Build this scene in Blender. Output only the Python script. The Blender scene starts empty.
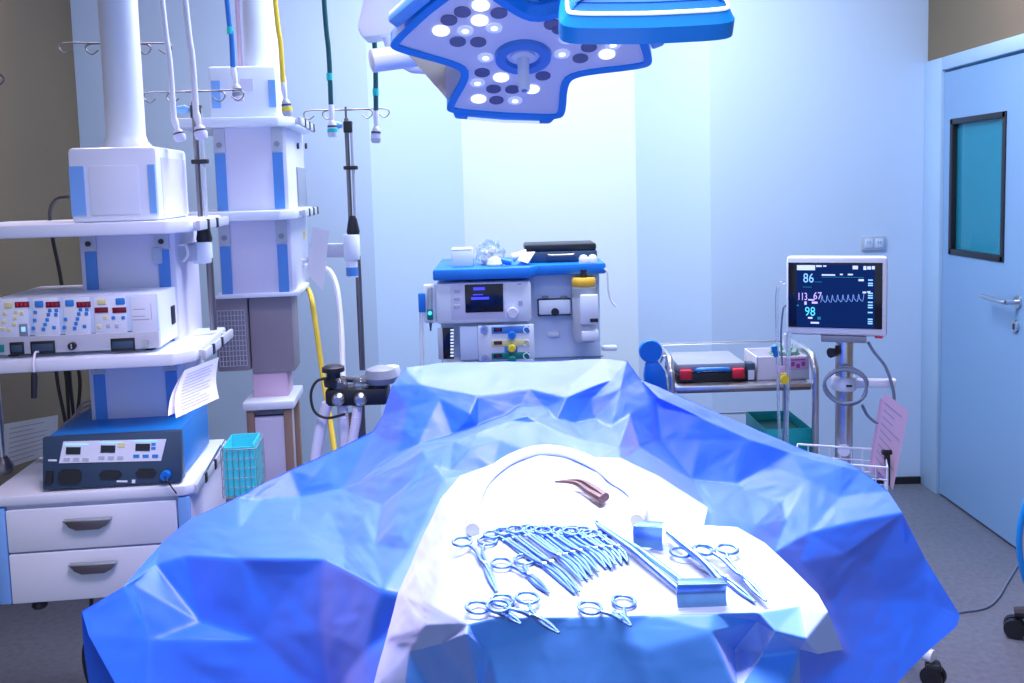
import bpy, bmesh, math, random
from mathutils import Vector, Matrix, noise
from mathutils.geometry import delaunay_2d_cdt
R = math.radians
SC = bpy.context.scene
COL = SC.collection
rnd = random.Random(7)

# ------------------------------------------------------------------ camera
PITCH, ROLL, FPX, CAM_Z = R(5.0), R(1.6), 900.0, 1.55
PX0, PY0 = 512.0, 263.0                      # where the optical axis meets the picture
cam_d = bpy.data.cameras.new('camera'); cam = bpy.data.objects.new('camera', cam_d); COL.objects.link(cam)
cam.matrix_world = Matrix.Translation((0, 0, CAM_Z)) @ Matrix.Rotation(R(90) - PITCH, 4, 'X') @ Matrix.Rotation(-ROLL, 4, 'Z')
cam_d.sensor_width = 36.0; cam_d.lens = FPX * 36.0 / 1024.0; cam_d.shift_y = (PY0 - 341.5) / 1024.0
cam_d.clip_start = 0.02
SC.camera = cam
CP, SP = math.cos(PITCH), math.sin(PITCH)
CRL, SRL = math.cos(ROLL), math.sin(ROLL)
FW, RT, UP = Vector((0, CP, -SP)), Vector((1, 0, 0)), Vector((0, SP, CP))
RT, UP = RT * CRL - UP * SRL, UP * CRL + RT * SRL
def ray(px, py): return FW + RT * ((px - PX0) / FPX) + UP * ((PY0 - py) / FPX)
def at(px, py, Y):
    r = ray(px, py); t = Y / r.y
    return Vector((r.x * t, Y, CAM_Z + r.z * t))
def atz(px, py, z):
    r = ray(px, py); t = (z - CAM_Z) / r.z
    return Vector((r.x * t, r.y * t, z))
class Frame:
    """a place on the floor with a heading: local x right, y away, z up"""
    def __init__(s, loc, rot):
        s.loc = Vector(loc); s.rot = rot
        s.m = Matrix.Translation(s.loc) @ Matrix.Rotation(rot, 4, 'Z'); s.i = s.m.inverted()
    def ray(s, px, py):
        o = s.i @ Vector((0, 0, CAM_Z)); d = s.i.to_3x3() @ ray(px, py); return o, d
    def y(s, px, py, y=0.0):
        o, d = s.ray(px, py); t = (y - o.y) / d.y; return o + d * t
    def x(s, px, py, x):
        o, d = s.ray(px, py); t = (x - o.x) / d.x; return o + d * t
    def z(s, px, py, z):
        o, d = s.ray(px, py); t = (z - o.z) / d.z; return o + d * t

# ------------------------------------------------------------------ materials
MATS = {}
def mat(name, col, rough=0.5, metal=0.0, var=0.04, scale=6.0, emit=None, estr=0.0, alpha=1.0, trans=0.0, sheen=0.0, spec=0.5, coat=0.0):
    if name in MATS: return MATS[name]
    m = bpy.data.materials.new(name); m.use_nodes = True
    nt = m.node_tree; b = nt.nodes['Principled BSDF']
    b.inputs['Roughness'].default_value = rough; b.inputs['Metallic'].default_value = metal
    b.inputs['Specular IOR Level'].default_value = spec
    b.inputs['Coat Weight'].default_value = coat
    if var > 0:
        tc = nt.nodes.new('ShaderNodeTexCoord'); nz = nt.nodes.new('ShaderNodeTexNoise')
        nz.inputs['Scale'].default_value = scale; nz.inputs['Detail'].default_value = 3
        rp = nt.nodes.new('ShaderNodeValToRGB')
        rp.color_ramp.elements[0].position = 0.3; rp.color_ramp.elements[1].position = 0.7
        rp.color_ramp.elements[0].color = tuple(max(0, c * (1 - var)) for c in col[:3]) + (1,)
        rp.color_ramp.elements[1].color = tuple(min(1, c * (1 + var)) for c in col[:3]) + (1,)
        nt.links.new(tc.outputs['Object'], nz.inputs['Vector']); nt.links.new(nz.outputs['Fac'], rp.inputs['Fac'])
        nt.links.new(rp.outputs['Color'], b.inputs['Base Color'])
    else:
        b.inputs['Base Color'].default_value = tuple(col[:3]) + (1,)
    if emit is not None:
        b.inputs['Emission Color'].default_value = tuple(emit) + (1,); b.inputs['Emission Strength'].default_value = estr
    b.inputs['Alpha'].default_value = alpha; b.inputs['Transmission Weight'].default_value = trans
    if sheen: b.inputs['Sheen Weight'].default_value = sheen; b.inputs['Sheen Roughness'].default_value = 0.4
    MATS[name] = m; return m

M = dict(
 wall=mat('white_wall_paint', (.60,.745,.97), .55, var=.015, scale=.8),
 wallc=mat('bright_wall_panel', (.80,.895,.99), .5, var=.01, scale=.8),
 brown=mat('beige_brown_wall', (.21,.165,.105), .75, var=.06, scale=1.2),
 ceil=mat('ceiling_paint', (.75,.76,.8), .7),
 door=mat('door_blue_grey', (.24,.42,.68), .38, var=.02, scale=1),
 doorframe=mat('door_frame_blue_grey', (.42,.60,.82), .4, var=.02),
 black=mat('black_plastic', (.012,.013,.02), .4, var=.1),
 dark=mat('dark_slate_plastic', (.035,.075,.14), .38, var=.08),
 white=mat('white_enamel', (.78,.86,1.0), .3, var=.015),
 lav=mat('pale_lavender_panel', (.70,.71,.90), .4, var=.02),
 grey=mat('light_grey_plastic', (.50,.55,.66), .4, var=.03),
 midgrey=mat('mid_grey_metal', (.26,.30,.38), .4, var=.05),
 mauve=mat('mauve_grey_panel', (.30,.27,.33), .45, var=.05),
 steel=mat('brushed_steel', (.62,.64,.68), .28, 1.0, var=.08, scale=20),
 dsteel=mat('instrument_steel', (.20,.40,.85), .34, 1.0, var=.1, scale=40),
 rod=mat('dark_steel_rod', (.20,.19,.21), .3, .8, var=.08),
 strip=mat('blue_trim_strip', (.07,.27,.72), .4, var=.04),
 strip2=mat('pale_blue_trim_strip', (.20,.45,.90), .4, var=.04),
 blue=mat('bright_blue_plastic', (.008,.20,.78), .35, var=.04),
 bluecase=mat('blue_painted_case', (.01,.22,.66), .4, var=.05),
 lampblue=mat('lamp_blue_shell', (.008,.30,.84), .3, var=.02),
 lampsky=mat('lamp_pale_blue_shell', (.15,.48,.95), .3, var=.02),
 lampsky2=mat('lamp_back_shell_blue', (.012,.17,.62), .35, var=.02, spec=.3),
 lampface=mat('lamp_face_grey', (.86,.84,.90), .4, var=.03),
 lens_on=mat('lit_lens', (.9,.95,1), .2, var=0, emit=(.92,.96,1), estr=1.6),
 lens_dim=mat('dim_lens', (.7,.78,.95), .15, var=0, emit=(.8,.88,1), estr=.30),
 lens_off=mat('dark_lens', (.14,.16,.32), .12, var=0, spec=.8),
 paper=mat('white_paper', (.78,.80,.88), .7, var=.02),
 pink=mat('pink_paper', (.70,.52,.70), .7, var=.03),
 ink=mat('grey_ink', (.42,.42,.58), .7, var=0),
 screen=mat('dark_screen', (.004,.006,.02), .15, var=0),
 navy=mat('navy_screen_glow', (.003,.01,.05), .6, var=0, emit=(.003,.02,.12), estr=.8, spec=.05),
 cyan=mat('cyan_glow', (.05,.5,.7), .5, var=0, emit=(.10,.75,.95), estr=1.0),
 sky=mat('sky_blue_glow', (.2,.4,.8), .5, var=0, emit=(.25,.60,1.0), estr=1.0),
 violet=mat('pale_violet_glow', (.5,.4,.8), .5, var=0, emit=(.62,.50,.95), estr=.9),
 wave=mat('wave_blue_glow', (.2,.3,.7), .5, var=0, emit=(.16,.32,.70), estr=.9),
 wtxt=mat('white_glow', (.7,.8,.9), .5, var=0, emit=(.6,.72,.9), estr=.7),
 bluetxt=mat('violet_blue_glow', (.05,.05,.7), .5, var=0, emit=(.05,.06,1.0), estr=1.1),
 red=mat('red_plastic', (.72,.02,.05), .4, var=.03),
 led=mat('red_led_window', (.07,.0,.015), .3, var=0, emit=(.10,.0,.012), estr=.6),
 segred=mat('dim_red_digits', (.4,.01,.04), .4, var=0),
 yellow=mat('yellow_plastic', (.85,.68,.03), .45, var=.03),
 paleyel=mat('pale_yellow_panel', (.80,.76,.38), .5, var=.02),
 button=mat('blue_button', (.03,.25,.70), .45, var=0),
 green=mat('green_plastic', (.0,.22,.20), .45, var=.04),
 teal=mat('teal_plastic', (.01,.58,.58), .5, var=.04),
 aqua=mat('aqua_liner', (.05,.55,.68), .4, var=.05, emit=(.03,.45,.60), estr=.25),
 hosew=mat('white_hose', (.80,.82,.92), .4, var=.02),
 hoseb=mat('blue_hose', (.01,.16,.60), .4, var=.02),
 hosey=mat('yellow_hose', (.90,.66,.06), .4, var=.02),
 hoseg=mat('green_hose', (.0,.09,.11), .4, var=.02),
 cable=mat('black_cable', (.015,.015,.02), .45, var=0),
 gcable=mat('grey_blue_cable', (.16,.22,.34), .45, var=0),
 clear=mat('clear_plastic', (.75,.86,.98), .12, var=0, trans=.75, alpha=.55),
 glass=mat('door_glass', (.02,.30,.44), .06, var=0, alpha=.62),
 amber=mat('amber_rim', (.85,.50,.05), .4, var=.03),
 beyond=mat('teal_room_wall', (.03,.42,.56), .6, var=.05),
 towel=mat('white_gauze', (.85,.90,.98), .8, var=.02),
 tan=mat('tan_wood', (.30,.20,.16), .6, var=.1),
 brownpurple=mat('dark_bronze', (.10,.065,.075), .4, .4, var=.1),
)
def floor_mat():
    m = bpy.data.materials.new('speckled_grey_vinyl'); m.use_nodes = True; nt = m.node_tree; b = nt.nodes['Principled BSDF']
    tc = nt.nodes.new('ShaderNodeTexCoord')
    n1 = nt.nodes.new('ShaderNodeTexNoise'); n1.inputs['Scale'].default_value = 45; n1.inputs['Detail'].default_value = 6
    n2 = nt.nodes.new('ShaderNodeTexNoise'); n2.inputs['Scale'].default_value = 1.5
    mx = nt.nodes.new('ShaderNodeMix'); mx.data_type = 'FLOAT'; mx.inputs[0].default_value = .35
    rp = nt.nodes.new('ShaderNodeValToRGB'); rp.color_ramp.elements[0].position = .35; rp.color_ramp.elements[1].position = .65
    rp.color_ramp.elements[0].color = (.125,.135,.18,1); rp.color_ramp.elements[1].color = (.18,.195,.25,1)
    for n in (n1, n2): nt.links.new(tc.outputs['Object'], n.inputs['Vector'])
    nt.links.new(n1.outputs['Fac'], mx.inputs[2]); nt.links.new(n2.outputs['Fac'], mx.inputs[3])
    nt.links.new(mx.outputs[0], rp.inputs['Fac']); nt.links.new(rp.outputs['Color'], b.inputs['Base Color'])
    b.inputs['Roughness'].default_value = .42
    return m
M['floor'] = floor_mat()
def cloth_mat(name, col, rough, sheen, fiber=900, spec=.5):
    m = bpy.data.materials.new(name); m.use_nodes = True; nt = m.node_tree; b = nt.nodes['Principled BSDF']
    tc = nt.nodes.new('ShaderNodeTexCoord')
    n1 = nt.nodes.new('ShaderNodeTexNoise'); n1.inputs['Scale'].default_value = 14; n1.inputs['Detail'].default_value = 5
    n2 = nt.nodes.new('ShaderNodeTexNoise'); n2.inputs['Scale'].default_value = fiber
    rp = nt.nodes.new('ShaderNodeValToRGB'); rp.color_ramp.elements[0].position = .3; rp.color_ramp.elements[1].position = .7
    rp.color_ramp.elements[0].color = tuple(c * .93 for c in col) + (1,); rp.color_ramp.elements[1].color = tuple(min(1, c * 1.06) for c in col) + (1,)
    bp = nt.nodes.new('ShaderNodeBump'); bp.inputs['Strength'].default_value = .08; bp.inputs['Distance'].default_value = .002
    nt.links.new(tc.outputs['Object'], n1.inputs['Vector']); nt.links.new(tc.outputs['Object'], n2.inputs['Vector'])
    nt.links.new(n1.outputs['Fac'], rp.inputs['Fac']); nt.links.new(rp.outputs['Color'], b.inputs['Base Color'])
    nt.links.new(n2.outputs['Fac'], bp.inputs['Height']); nt.links.new(bp.outputs['Normal'], b.inputs['Normal'])
    b.inputs['Specular IOR Level'].default_value = spec; b.inputs['Roughness'].default_value = rough; b.inputs['Sheen Weight'].default_value = sheen
    b.inputs['Sheen Roughness'].default_value = .5; b.inputs['Sheen Tint'].default_value = (1,.82,1,1)
    return m
M['drape'] = cloth_mat('blue_nonwoven_drape', (.002,.16,.95), .50, .30, spec=1.0)
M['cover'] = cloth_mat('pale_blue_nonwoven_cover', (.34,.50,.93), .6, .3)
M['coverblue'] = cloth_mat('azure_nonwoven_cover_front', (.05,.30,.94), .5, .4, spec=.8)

# ------------------------------------------------------------------ mesh building
class G:
    def __init__(s, m=None): s.v = []; s.f = []; s.k = []; s.mats = []; s.cur = 0; s.m(m or M['white'])
    def m(s, m):
        if m not in s.mats: s.mats.append(m)
        s.cur = s.mats.index(m); return s
    def add(s, vs, fs, tr=None):
        o = len(s.v)
        s.v += [(tr @ Vector(v))[:] if tr is not None else tuple(v) for v in vs]
        s.f += [tuple(i + o for i in f) for f in fs]; s.k += [s.cur] * len(fs); return s
    def box(s, c, d, bev=0.0, tr=None, seg=2):
        bm = bmesh.new(); bmesh.ops.create_cube(bm, size=1)
        for v in bm.verts: v.co = Vector((v.co.x * d[0] + c[0], v.co.y * d[1] + c[1], v.co.z * d[2] + c[2]))
        b = min(bev, min(d) * .49)
        if b > 0: bmesh.ops.bevel(bm, geom=bm.edges[:], offset=b, segments=seg, affect='EDGES', profile=.5)
        return s.bm(bm, tr)
    def bb(s, a, b, bev=0.0, tr=None):
        return s.box([(a[i] + b[i]) / 2 for i in range(3)], [abs(b[i] - a[i]) for i in range(3)], bev, tr)
    def bm(s, bm, tr=None):
        bm.verts.index_update()
        s.add([v.co[:] for v in bm.verts], [[v.index for v in f.verts] for f in bm.faces], tr); bm.free(); return s
    def tube(s, pts, r, n=8, closed=False, cap=True, tr=None):
        pts = [Vector(p) for p in pts]; N = len(pts)
        rs = r if isinstance(r, (list, tuple)) else [r] * N
        vs, fs = [], []; up = None
        for i, p in enumerate(pts):
            if closed: t = pts[(i + 1) % N] - pts[i - 1]
            else: t = pts[min(i + 1, N - 1)] - pts[max(i - 1, 0)]
            if t.length < 1e-9: t = Vector((0, 0, 1))
            t.normalize()
            if up is None: up = Vector((0, 0, 1)) if abs(t.z) < .9 else Vector((1, 0, 0))
            a = up - t * up.dot(t)
            if a.length < 1e-6: a = t.orthogonal()
            a.normalize(); b = t.cross(a); up = a
            for k in range(n):
                an = 2 * math.pi * k / n; vs.append(p + (a * math.cos(an) + b * math.sin(an)) * rs[i])
        for i in range(N if closed else N - 1):
            j = (i + 1) % N
            for k in range(n):
                l = (k + 1) % n; fs.append((i * n + k, i * n + l, j * n + l, j * n + k))
        if cap and not closed: fs.append(tuple(range(n))[::-1]); fs.append(tuple((N - 1) * n + k for k in range(n)))
        return s.add(vs, fs, tr)
    def cyl(s, a, b, r, r2=None, n=20, tr=None): return s.tube([a, b], [r, r if r2 is None else r2], n, tr=tr)
    def lathe(s, prof, n=24, tr=None):
        vs, fs = [], []
        for (r, z) in prof:
            for k in range(n):
                a = 2 * math.pi * k / n; vs.append((r * math.cos(a), r * math.sin(a), z))
        for i in range(len(prof) - 1):
            for k in range(n):
                l = (k + 1) % n; fs.append((i * n + k, i * n + l, (i + 1) * n + l, (i + 1) * n + k))
        fs.append(tuple(range(n))[::-1]); fs.append(tuple((len(prof) - 1) * n + k for k in range(n)))
        return s.add(vs, fs, tr)
    def quad(s, a, b, c, d, tr=None): return s.add([a, b, c, d], [(0, 1, 2, 3)], tr)
    def prism(s, poly, off, bev=0.0, tr=None):
        """poly: list of 3-D points (planar), extruded by off"""
        bm = bmesh.new(); off = Vector(off)
        a = [bm.verts.new(p) for p in poly]; b = [bm.verts.new(Vector(p) + off) for p in poly]
        n = len(poly); bm.faces.new(a[::-1]); bm.faces.new(b)
        for i in range(n): bm.faces.new((a[i], a[(i + 1) % n], b[(i + 1) % n], b[i]))
        bmesh.ops.recalc_face_normals(bm, faces=bm.faces[:])
        if bev > 0: bmesh.ops.bevel(bm, geom=bm.edges[:], offset=bev, segments=2, affect='EDGES', profile=.5)
        return s.bm(bm, tr)
    def o(s, name, parent=None, smooth=35):
        me = bpy.data.meshes.new(name); me.from_pydata(s.v, [], s.f)
        for m in s.mats: me.materials.append(m)
        me.polygons.foreach_set('material_index', s.k)
        me.validate(); me.update()
        bm = bmesh.new(); bm.from_mesh(me); bmesh.ops.recalc_face_normals(bm, faces=bm.faces[:]); bm.to_mesh(me); bm.free()
        if smooth: me.shade_smooth(); me.set_sharp_from_angle(angle=R(smooth))
        ob = bpy.data.objects.new(name, me); COL.objects.link(ob)
        if parent is not None: ob.parent = parent
        return ob
def tag(o, label, cat, group=None):
    o['label'] = label; o['category'] = cat
    if group: o['group'] = group
    return o
def thing(name, label, cat, loc=(0, 0, 0), rotz=0.0, group=None):
    o = bpy.data.objects.new(name, None); COL.objects.link(o); o.empty_display_size = .1
    o.location = loc; o.rotation_euler = (0, 0, rotz); return tag(o, label, cat, group)
def struct(o): o['kind'] = 'structure'; return o
def dup(o, label=None, loc=None, rot=None):
    def rec(a, par):
        c = a.copy(); COL.objects.link(c); c.parent = par
        for ch in a.children: rec(ch, c)
        return c
    c = rec(o, None)
    if label: c['label'] = label
    if loc is not None: c.location = loc
    if rot is not None: c.rotation_euler = rot
    return c
def smooth_path(pts, n=6):
    """Catmull-Rom through the points"""
    P = [Vector(p) for p in pts]; P = [P[0] * 2 - P[1]] + P + [P[-1] * 2 - P[-2]]; out = []
    for i in range(1, len(P) - 2):
        for k in range(n):
            t = k / n; a, b, c, d = P[i - 1:i + 3]
            out.append(.5 * ((2 * b) + (c - a) * t + (2 * a - 5 * b + 4 * c - d) * t * t + (3 * b - a - 3 * c + d) * t ** 3))
    out.append(P[-2]); return out
def text_mesh(txt, size, g, tr, align='LEFT'):
    cu = bpy.data.curves.new('t', 'FONT'); cu.body = txt; cu.size = size; cu.align_x = align; cu.extrude = .0004; cu.resolution_u = 3
    ob = bpy.data.objects.new('t', cu); COL.objects.link(ob)
    me = ob.to_mesh(); g.add([v.co[:] for v in me.vertices], [tuple(p.vertices) for p in me.polygons], tr)
    ob.to_mesh_clear(); bpy.data.objects.remove(ob); bpy.data.curves.remove(cu)
FACE = Matrix.Rotation(R(90), 4, 'X')   # text / flat art standing upright, facing -y
# ------------------------------------------------------------------ the room
BY, RX, LX, CEIL = 4.40, 2.03, -2.10, 3.0
g = G(M['floor']); g.bb((LX - .3, -2.6, -.1), (RX + .6, 5.6, 0)); struct(g.o('floor'))
g = G(M['ceil']); g.bb((LX - .1, -.5, CEIL), (RX + .1, 5.1, CEIL + .1)); struct(g.o('ceiling'))
def wx(px, Y): return ray(px, 240).x / ray(px, 240).y * Y
pl = [(LX, 4.45), (wx(374, 4.45), 4.45), (wx(465, 4.66), 4.66), (wx(637, 4.66), 4.66), (wx(711, BY), BY), (RX, BY)]
g = G(M['wall'])
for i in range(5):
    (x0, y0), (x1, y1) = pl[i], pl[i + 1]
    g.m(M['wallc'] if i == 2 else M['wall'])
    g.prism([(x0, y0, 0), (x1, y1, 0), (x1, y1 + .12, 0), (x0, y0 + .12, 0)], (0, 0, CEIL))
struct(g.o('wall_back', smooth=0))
g = G(M['black']); g.bb((pl[4][0], BY - .012, 0), (RX, BY, .035)); struct(g.o('baseboard_back'))
g = G(M['brown']); g.bb((LX - .1, -.5, 0), (LX, 4.6, CEIL)); struct(g.o('wall_left'))
# right wall with the doorway cut out
DY0, DY1, DH = 3.30, 4.23, 2.02
g = G(M['brown']); g.bb((RX, -.5, 0), (RX + .1, DY0 - .06, CEIL)); g.bb((RX, DY0 - .06, DH + .06), (RX + .1, 4.7, CEIL)); g.bb((RX, BY + .01, 0), (RX + .1, 4.7, DH + .06))
struct(g.o('wall_right'))
g = G(M['doorframe'])
g.bb((RX - .015, DY1, 0), (RX + .1, BY, DH + .06), .004); g.bb((RX - .015, DY0 - .06, 0), (RX + .1, DY0, DH + .06), .004)
g.bb((RX - .015, DY0 + .001, DH), (RX + .1, DY1 - .001, DH + .06), .004)
struct(g.o('trim_1'))
# door leaf with its glazed window
door = bpy.data.objects.new('door_1', None); COL.objects.link(door); struct(door); door.location = (RX, DY0, 0)
FD = Frame((RX, DY0, 0), R(90))   # local x = along +Y, local y = -X
def dpt(px, py):                 # point on the door face
    r = ray(px, py); t = RX / r.x; return r.y * t - DY0, CAM_Z + r.z * t
w0, w1 = dpt(1006, 113), dpt(951, 119); wb0, wb1 = dpt(1004, 262), dpt(950, 253)
ya, yb = (w0[0] + wb0[0]) / 2, (w1[0] + wb1[0]) / 2
za, zb = (wb0[1] + wb1[1]) / 2, (w0[1] + w1[1]) / 2
L = DY1 - DY0
g = G(M['door'])
g.bb((.0, .004, .012), (.05, ya, DH - .012)); g.bb((.0, yb, .012), (.05, L - .004, DH - .012))
g.bb((.0, ya, .012), (.05, yb, za)); g.bb((.0, ya, zb), (.05, yb, DH - .012))
g.o('leaf', door)
g = G(M['black']); fw = .022
for (a, b) in (((-.006, ya - .004, za - .004), (.03, ya + fw, zb + .004)), ((-.006, yb - fw, za - .004), (.03, yb + .004, zb + .004)),
               ((-.006, ya, za - .004), (.03, yb, za + fw)), ((-.006, ya, zb - fw), (.03, yb, zb + .004))): g.bb(a, b, .002)
wfr = g.o('window_frame', door)
g = G(M['glass']); g.bb((.018, ya + fw, za + fw), (.024, yb - fw, zb - fw)); g.o('pane', wfr)
hy, hz = dpt(1018, 302); hy2, _ = dpt(993, 299)
g = G(M['steel'])
g.tube([(0, hy, hz), (-.008, hy, hz)], .026, 20); g.tube([(-.005, hy, hz), (-.05, hy, hz)], .010, 12)
g.tube(smooth_path([(-.05, hy, hz), (-.055, hy + .02, hz), (-.055, hy + .07, hz), (-.05, hy2, hz + .004)]), .0095, 12)
g.o('handle', door)
ky, kz = dpt(1016, 326)
g = G(M['steel']); g.tube([(0, ky, kz), (-.01, ky, kz)], .024, 20); g.m(M['dark']); g.bb((-.013, ky - .004, kz - .014), (-.009, ky + .004, kz + .01)); g.o('lock', door)
# the corridor beyond the door glass
g = G(M['beyond']); g.bb((RX + 1.1, 2.2, 0), (RX + 1.2, 6.6, 3.0)); struct(g.o('wall_beyond_door'))
# socket plate on the back wall
p = at(873, 243, BY)
t = thing('wall_socket', 'pale double wall socket plate above the patient monitor', 'socket', (p.x, BY, p.z))
g = G(M['grey']); g.box((0, -.006, 0), (.115, .012, .07), .004); g.o('plate', t)
for s in (-1, 1):
    g = G(M['wall']); g.box((s * .026, -.013, 0), (.04, .004, .045), .002); g.m(M['midgrey'])
    for q in (-1, 1): g.box((s * .026 + q * .006, -.0155, .004), (.003, .002, .012))
    g.o('outlet', t)
# ------------------------------------------------------------------ front ceiling pendant (left)
ROT = R(6)
o0 = at(172, 223, 2.46)
FP = Frame((o0.x, o0.y, 0), ROT)          # local origin: right front corner of the shelves, on the floor plan
t = thing('equipment_pendant', 'front white ceiling pendant with shelves and a two-drawer cabinet', 'pendant', FP.loc, ROT, 'ceiling pendants')
P1 = t
def shelf(g, x0, x1, y0, y1, zt, th=.036, cut=.05):
    g.prism([(x0, y0, zt - th), (x1 - cut, y0, zt - th), (x1, y0 + cut, zt - th), (x1, y1, zt - th), (x0, y1, zt - th)], (0, 0, th), .006)
def rail(parent, x, y0, y1, z, clamps=2):
    g = G(M['grey']); g.box((x + .022, (y0 + y1) / 2, z), (.012, y1 - y0, .028), .003)
    r = g.o('side_rail', parent)
    for k in range(2):
        g = G(M['grey']); yy = y0 + (y1 - y0) * (.12 + .76 * k); g.box((x + .008, yy, z), (.02, .02, .018)); g.o('rail_bracket', r)
    for k in range(clamps):
        g = G(M['black']); yy = y0 + (y1 - y0) * (.25 + .3 * k); g.box((x + .027, yy, z), (.010, .02, .030), .003); g.o('rail_clamp', r)
SX0 = -.62
zs1 = FP.y(90, 223).z; zs2 = FP.y(90, 357).z; zs3 = FP.y(90, 491).z
for (zt, nm) in ((zs1, 'top_shelf'), (zs2, 'middle_shelf')):
    g = G(M['white']); shelf(g, SX0, .035 if zt == zs1 else .03, 0, .46, zt); g.o(nm, t)
    rail(t, .035 if zt == zs1 else .03, .05, .44, zt - .018)
# head box
a = FP.y(67, 160, .03); b = FP.y(160, 217, .03)
hx0, hx1, hz1 = a.x, b.x, FP.y(110, 147, .03).z
g = G(M['white']); g.bb((hx0, .03, zs1), (hx1, .36, hz1), .012)
g.m(M['lav']); g.bb((hx1 - .004, .07, zs1 + .01), (hx1 + .002, .33, hz1 - .03))
hb = g.o('head_box', t)
for (q0, q1) in ((70, 85), (149, 161)):
    g = G(M['strip2']); x0 = FP.y(q0, 190, .03).x; x1 = FP.y(q1, 190, .03).x
    g.bb((max(x0, hx0 + .004), .026, zs1 + .02), (min(x1, hx1 - .006), .031, hz1 - .05)); g.o('trim_strip', hb)
g = G(M['white']); g.bb((hx0 + .055, .026, zs1 + .02), (hx1 - .05, .031, hz1 - .05), .002); g.o('cover_panel', hb)
# ceiling tube
c = FP.y(126, 130, .19); cx = c.x
g = G(M['white']); g.lathe([(.070, hz1), (.068, hz1 + .010), (.058, hz1 + .022), (.053, hz1 + .04), (.053, CEIL)], 40, Matrix.Translation((cx, .19, 0))); g.o('ceiling_tube', t)
# column between the shelves
cx0 = FP.y(80, 260, .22).x; cx1 = FP.y(176, 260, .22).x
g = G(M['lav']); cdep = min(.62, FP.x(199, 260, cx1).y); g.bb((cx0, .22, zs3), (cx1, cdep, zs1 - .03), .008)
col = g.o('column', t)
for (za_, zb_) in ((zs2 + .16, zs1 - .037), (zs3 + .10, zs2 - .037)):
    for (xx, w) in ((cx0 + .016, .032), (cx1 - .05, .032)):
        g = G(M['strip']); g.bb((xx, .214, za_ - .16), (xx + w, .221, zb_ - .055)); g.o('trim_strip', col)
        g = G(M['grey']); g.bb((xx - .004, .212, zb_ - .05), (xx + w + .002, .221, zb_)); g.m(M['black'])
        g.tube([(xx + w * .4, .213, zb_ - .03), (xx + w * .4, .207, zb_ - .03)], .008, 12); g.o('socket_bracket', col)
# little white hooks on the column's right flank
for k in range(2):
    hp = FP.x(179 + k * 8, 252, cx1); g = G(M['hosew'])
    g.tube(smooth_path([(cx1, hp.y, hp.z + .02), (cx1 + .02, hp.y, hp.z + .02), (cx1 + .026, hp.y - .004, hp.z - .01), (cx1 + .012, hp.y - .006, hp.z - .03)], 4), .005, 8); g.o('hook', col)
# drawer cabinet
dx0 = FP.y(-6, 540).x; dx1 = FP.y(190, 520).x; zb = FP.y(60, 601).z
g = G(M['lav']); g.bb((dx0, .018, zb), (dx1, .46, zs3 - .03), .004)
cab = g.o('drawer_cabinet', t)
g = G(M['white']); shelf(g, dx0 - .02, dx1 + .012, -.004, .47, zs3, .03, .02); g.o('cabinet_top', t)
xl = FP.y(9, 560).x; xr = FP.y(177, 520).x
for (x0, x1) in ((dx0, xl - .003), (xr + .003, dx1)):
    g = G(M['strip2']); g.bb((x0, .0, zb), (x1, .02, zs3 - .034), .004); g.o('corner_strip', cab)
zm = FP.y(60, 551).z
for (z0, z1) in ((zm + .003, zs3 - .042), (zb, zm - .003)):
    g = G(M['white']); g.bb((xl, .0, z0), (xr, .018, z1), .003); dr = g.o('drawer', cab)
    hc = (FP.y(89, 525).x if z0 > zm else FP.y(95, 575).x); hz_ = z1 - .05
    g = G(M['rod']); n = 10
    outl = [(hc - .062, hz_ + .013), (hc + .062, hz_ + .013), (hc + .05, hz_ - .004), (hc + .03, hz_ - .014), (hc - .03, hz_ - .014), (hc - .05, hz_ - .004)]
    g.prism([(x, 0, z) for x, z in outl], (0, -.016, 0), .004); g.m(M['steel']); g.bb((hc - .064, -.018, hz_ + .012), (hc + .064, 0, hz_ + .017), .002)
    g.o('handle', dr)
g = G(M['black']); k = FP.y(37, 607, .03); g.cyl((k.x, .05, zb), (k.x, .05, zb - .02), .012); g.lathe([(.018, zb - .035), (.022, zb - .028), (.018, zb - .018)], 16, Matrix.Translation((k.x, .05, 0))); g.o('brake_knob', cab)
rail(t, dx1 - .008, .02, .44, zs3 - .02, 2)
# cables dropping behind the pendant
def cable_thing(name, label, pts, r, m, cat='cable', group=None, n=6):
    g = G(m); g.tube(smooth_path(pts, n), r, 8); return tag(g.o(name), label, cat, group)
W = FP.m
def wl(x, y, z): return W @ Vector((x, y, z))
pts = [FP.y(68, 197, .34), FP.y(56, 200, .37), FP.y(50, 213, .40), FP.y(53, 240, .45), FP.y(61, 280, .46)]
cable_thing('power_cable', 'black cable looping out behind the head box of the front pendant', [W @ p for p in pts] + [W @ FP.y(67, 330, .50), W @ FP.y(70, 380, .52), W @ FP.y(75, 430, .53), W @ FP.y(76, 470, .53)], .006, M['cable'])
for i, (q, lab) in enumerate(((55, 'leftmost'), (64, 'middle'), (77, 'rightmost'))):
    cable_thing('power_cable', lab + ' of three black cables hanging under the middle pendant shelf', [W @ FP.y(q, 360, .42), W @ FP.y(q + 3, 385, .42), W @ FP.y(q + 10 - i * 5, 420, .42), W @ FP.y(q + 14 - i * 8, 450, .43)], .0055, M['cable'], group='black cables under the middle shelf')
for i in range(3):
    cable_thing('coiled_cable', ('upper', 'middle', 'lower')[i] + ' grey cable curling behind the blue generator', [W @ FP.y(62 + 6 * i, 425 - 3 * i, .36), W @ FP.y(85, 412 - 5 * i, .36), W @ FP.y(112, 396 + 3 * i, .37), W @ FP.y(132, 390 + 5 * i, .37), W @ FP.y(143, 410 + 5 * i, .37)], .004, M['mauve'], group='grey cables behind the blue generator')
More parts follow.
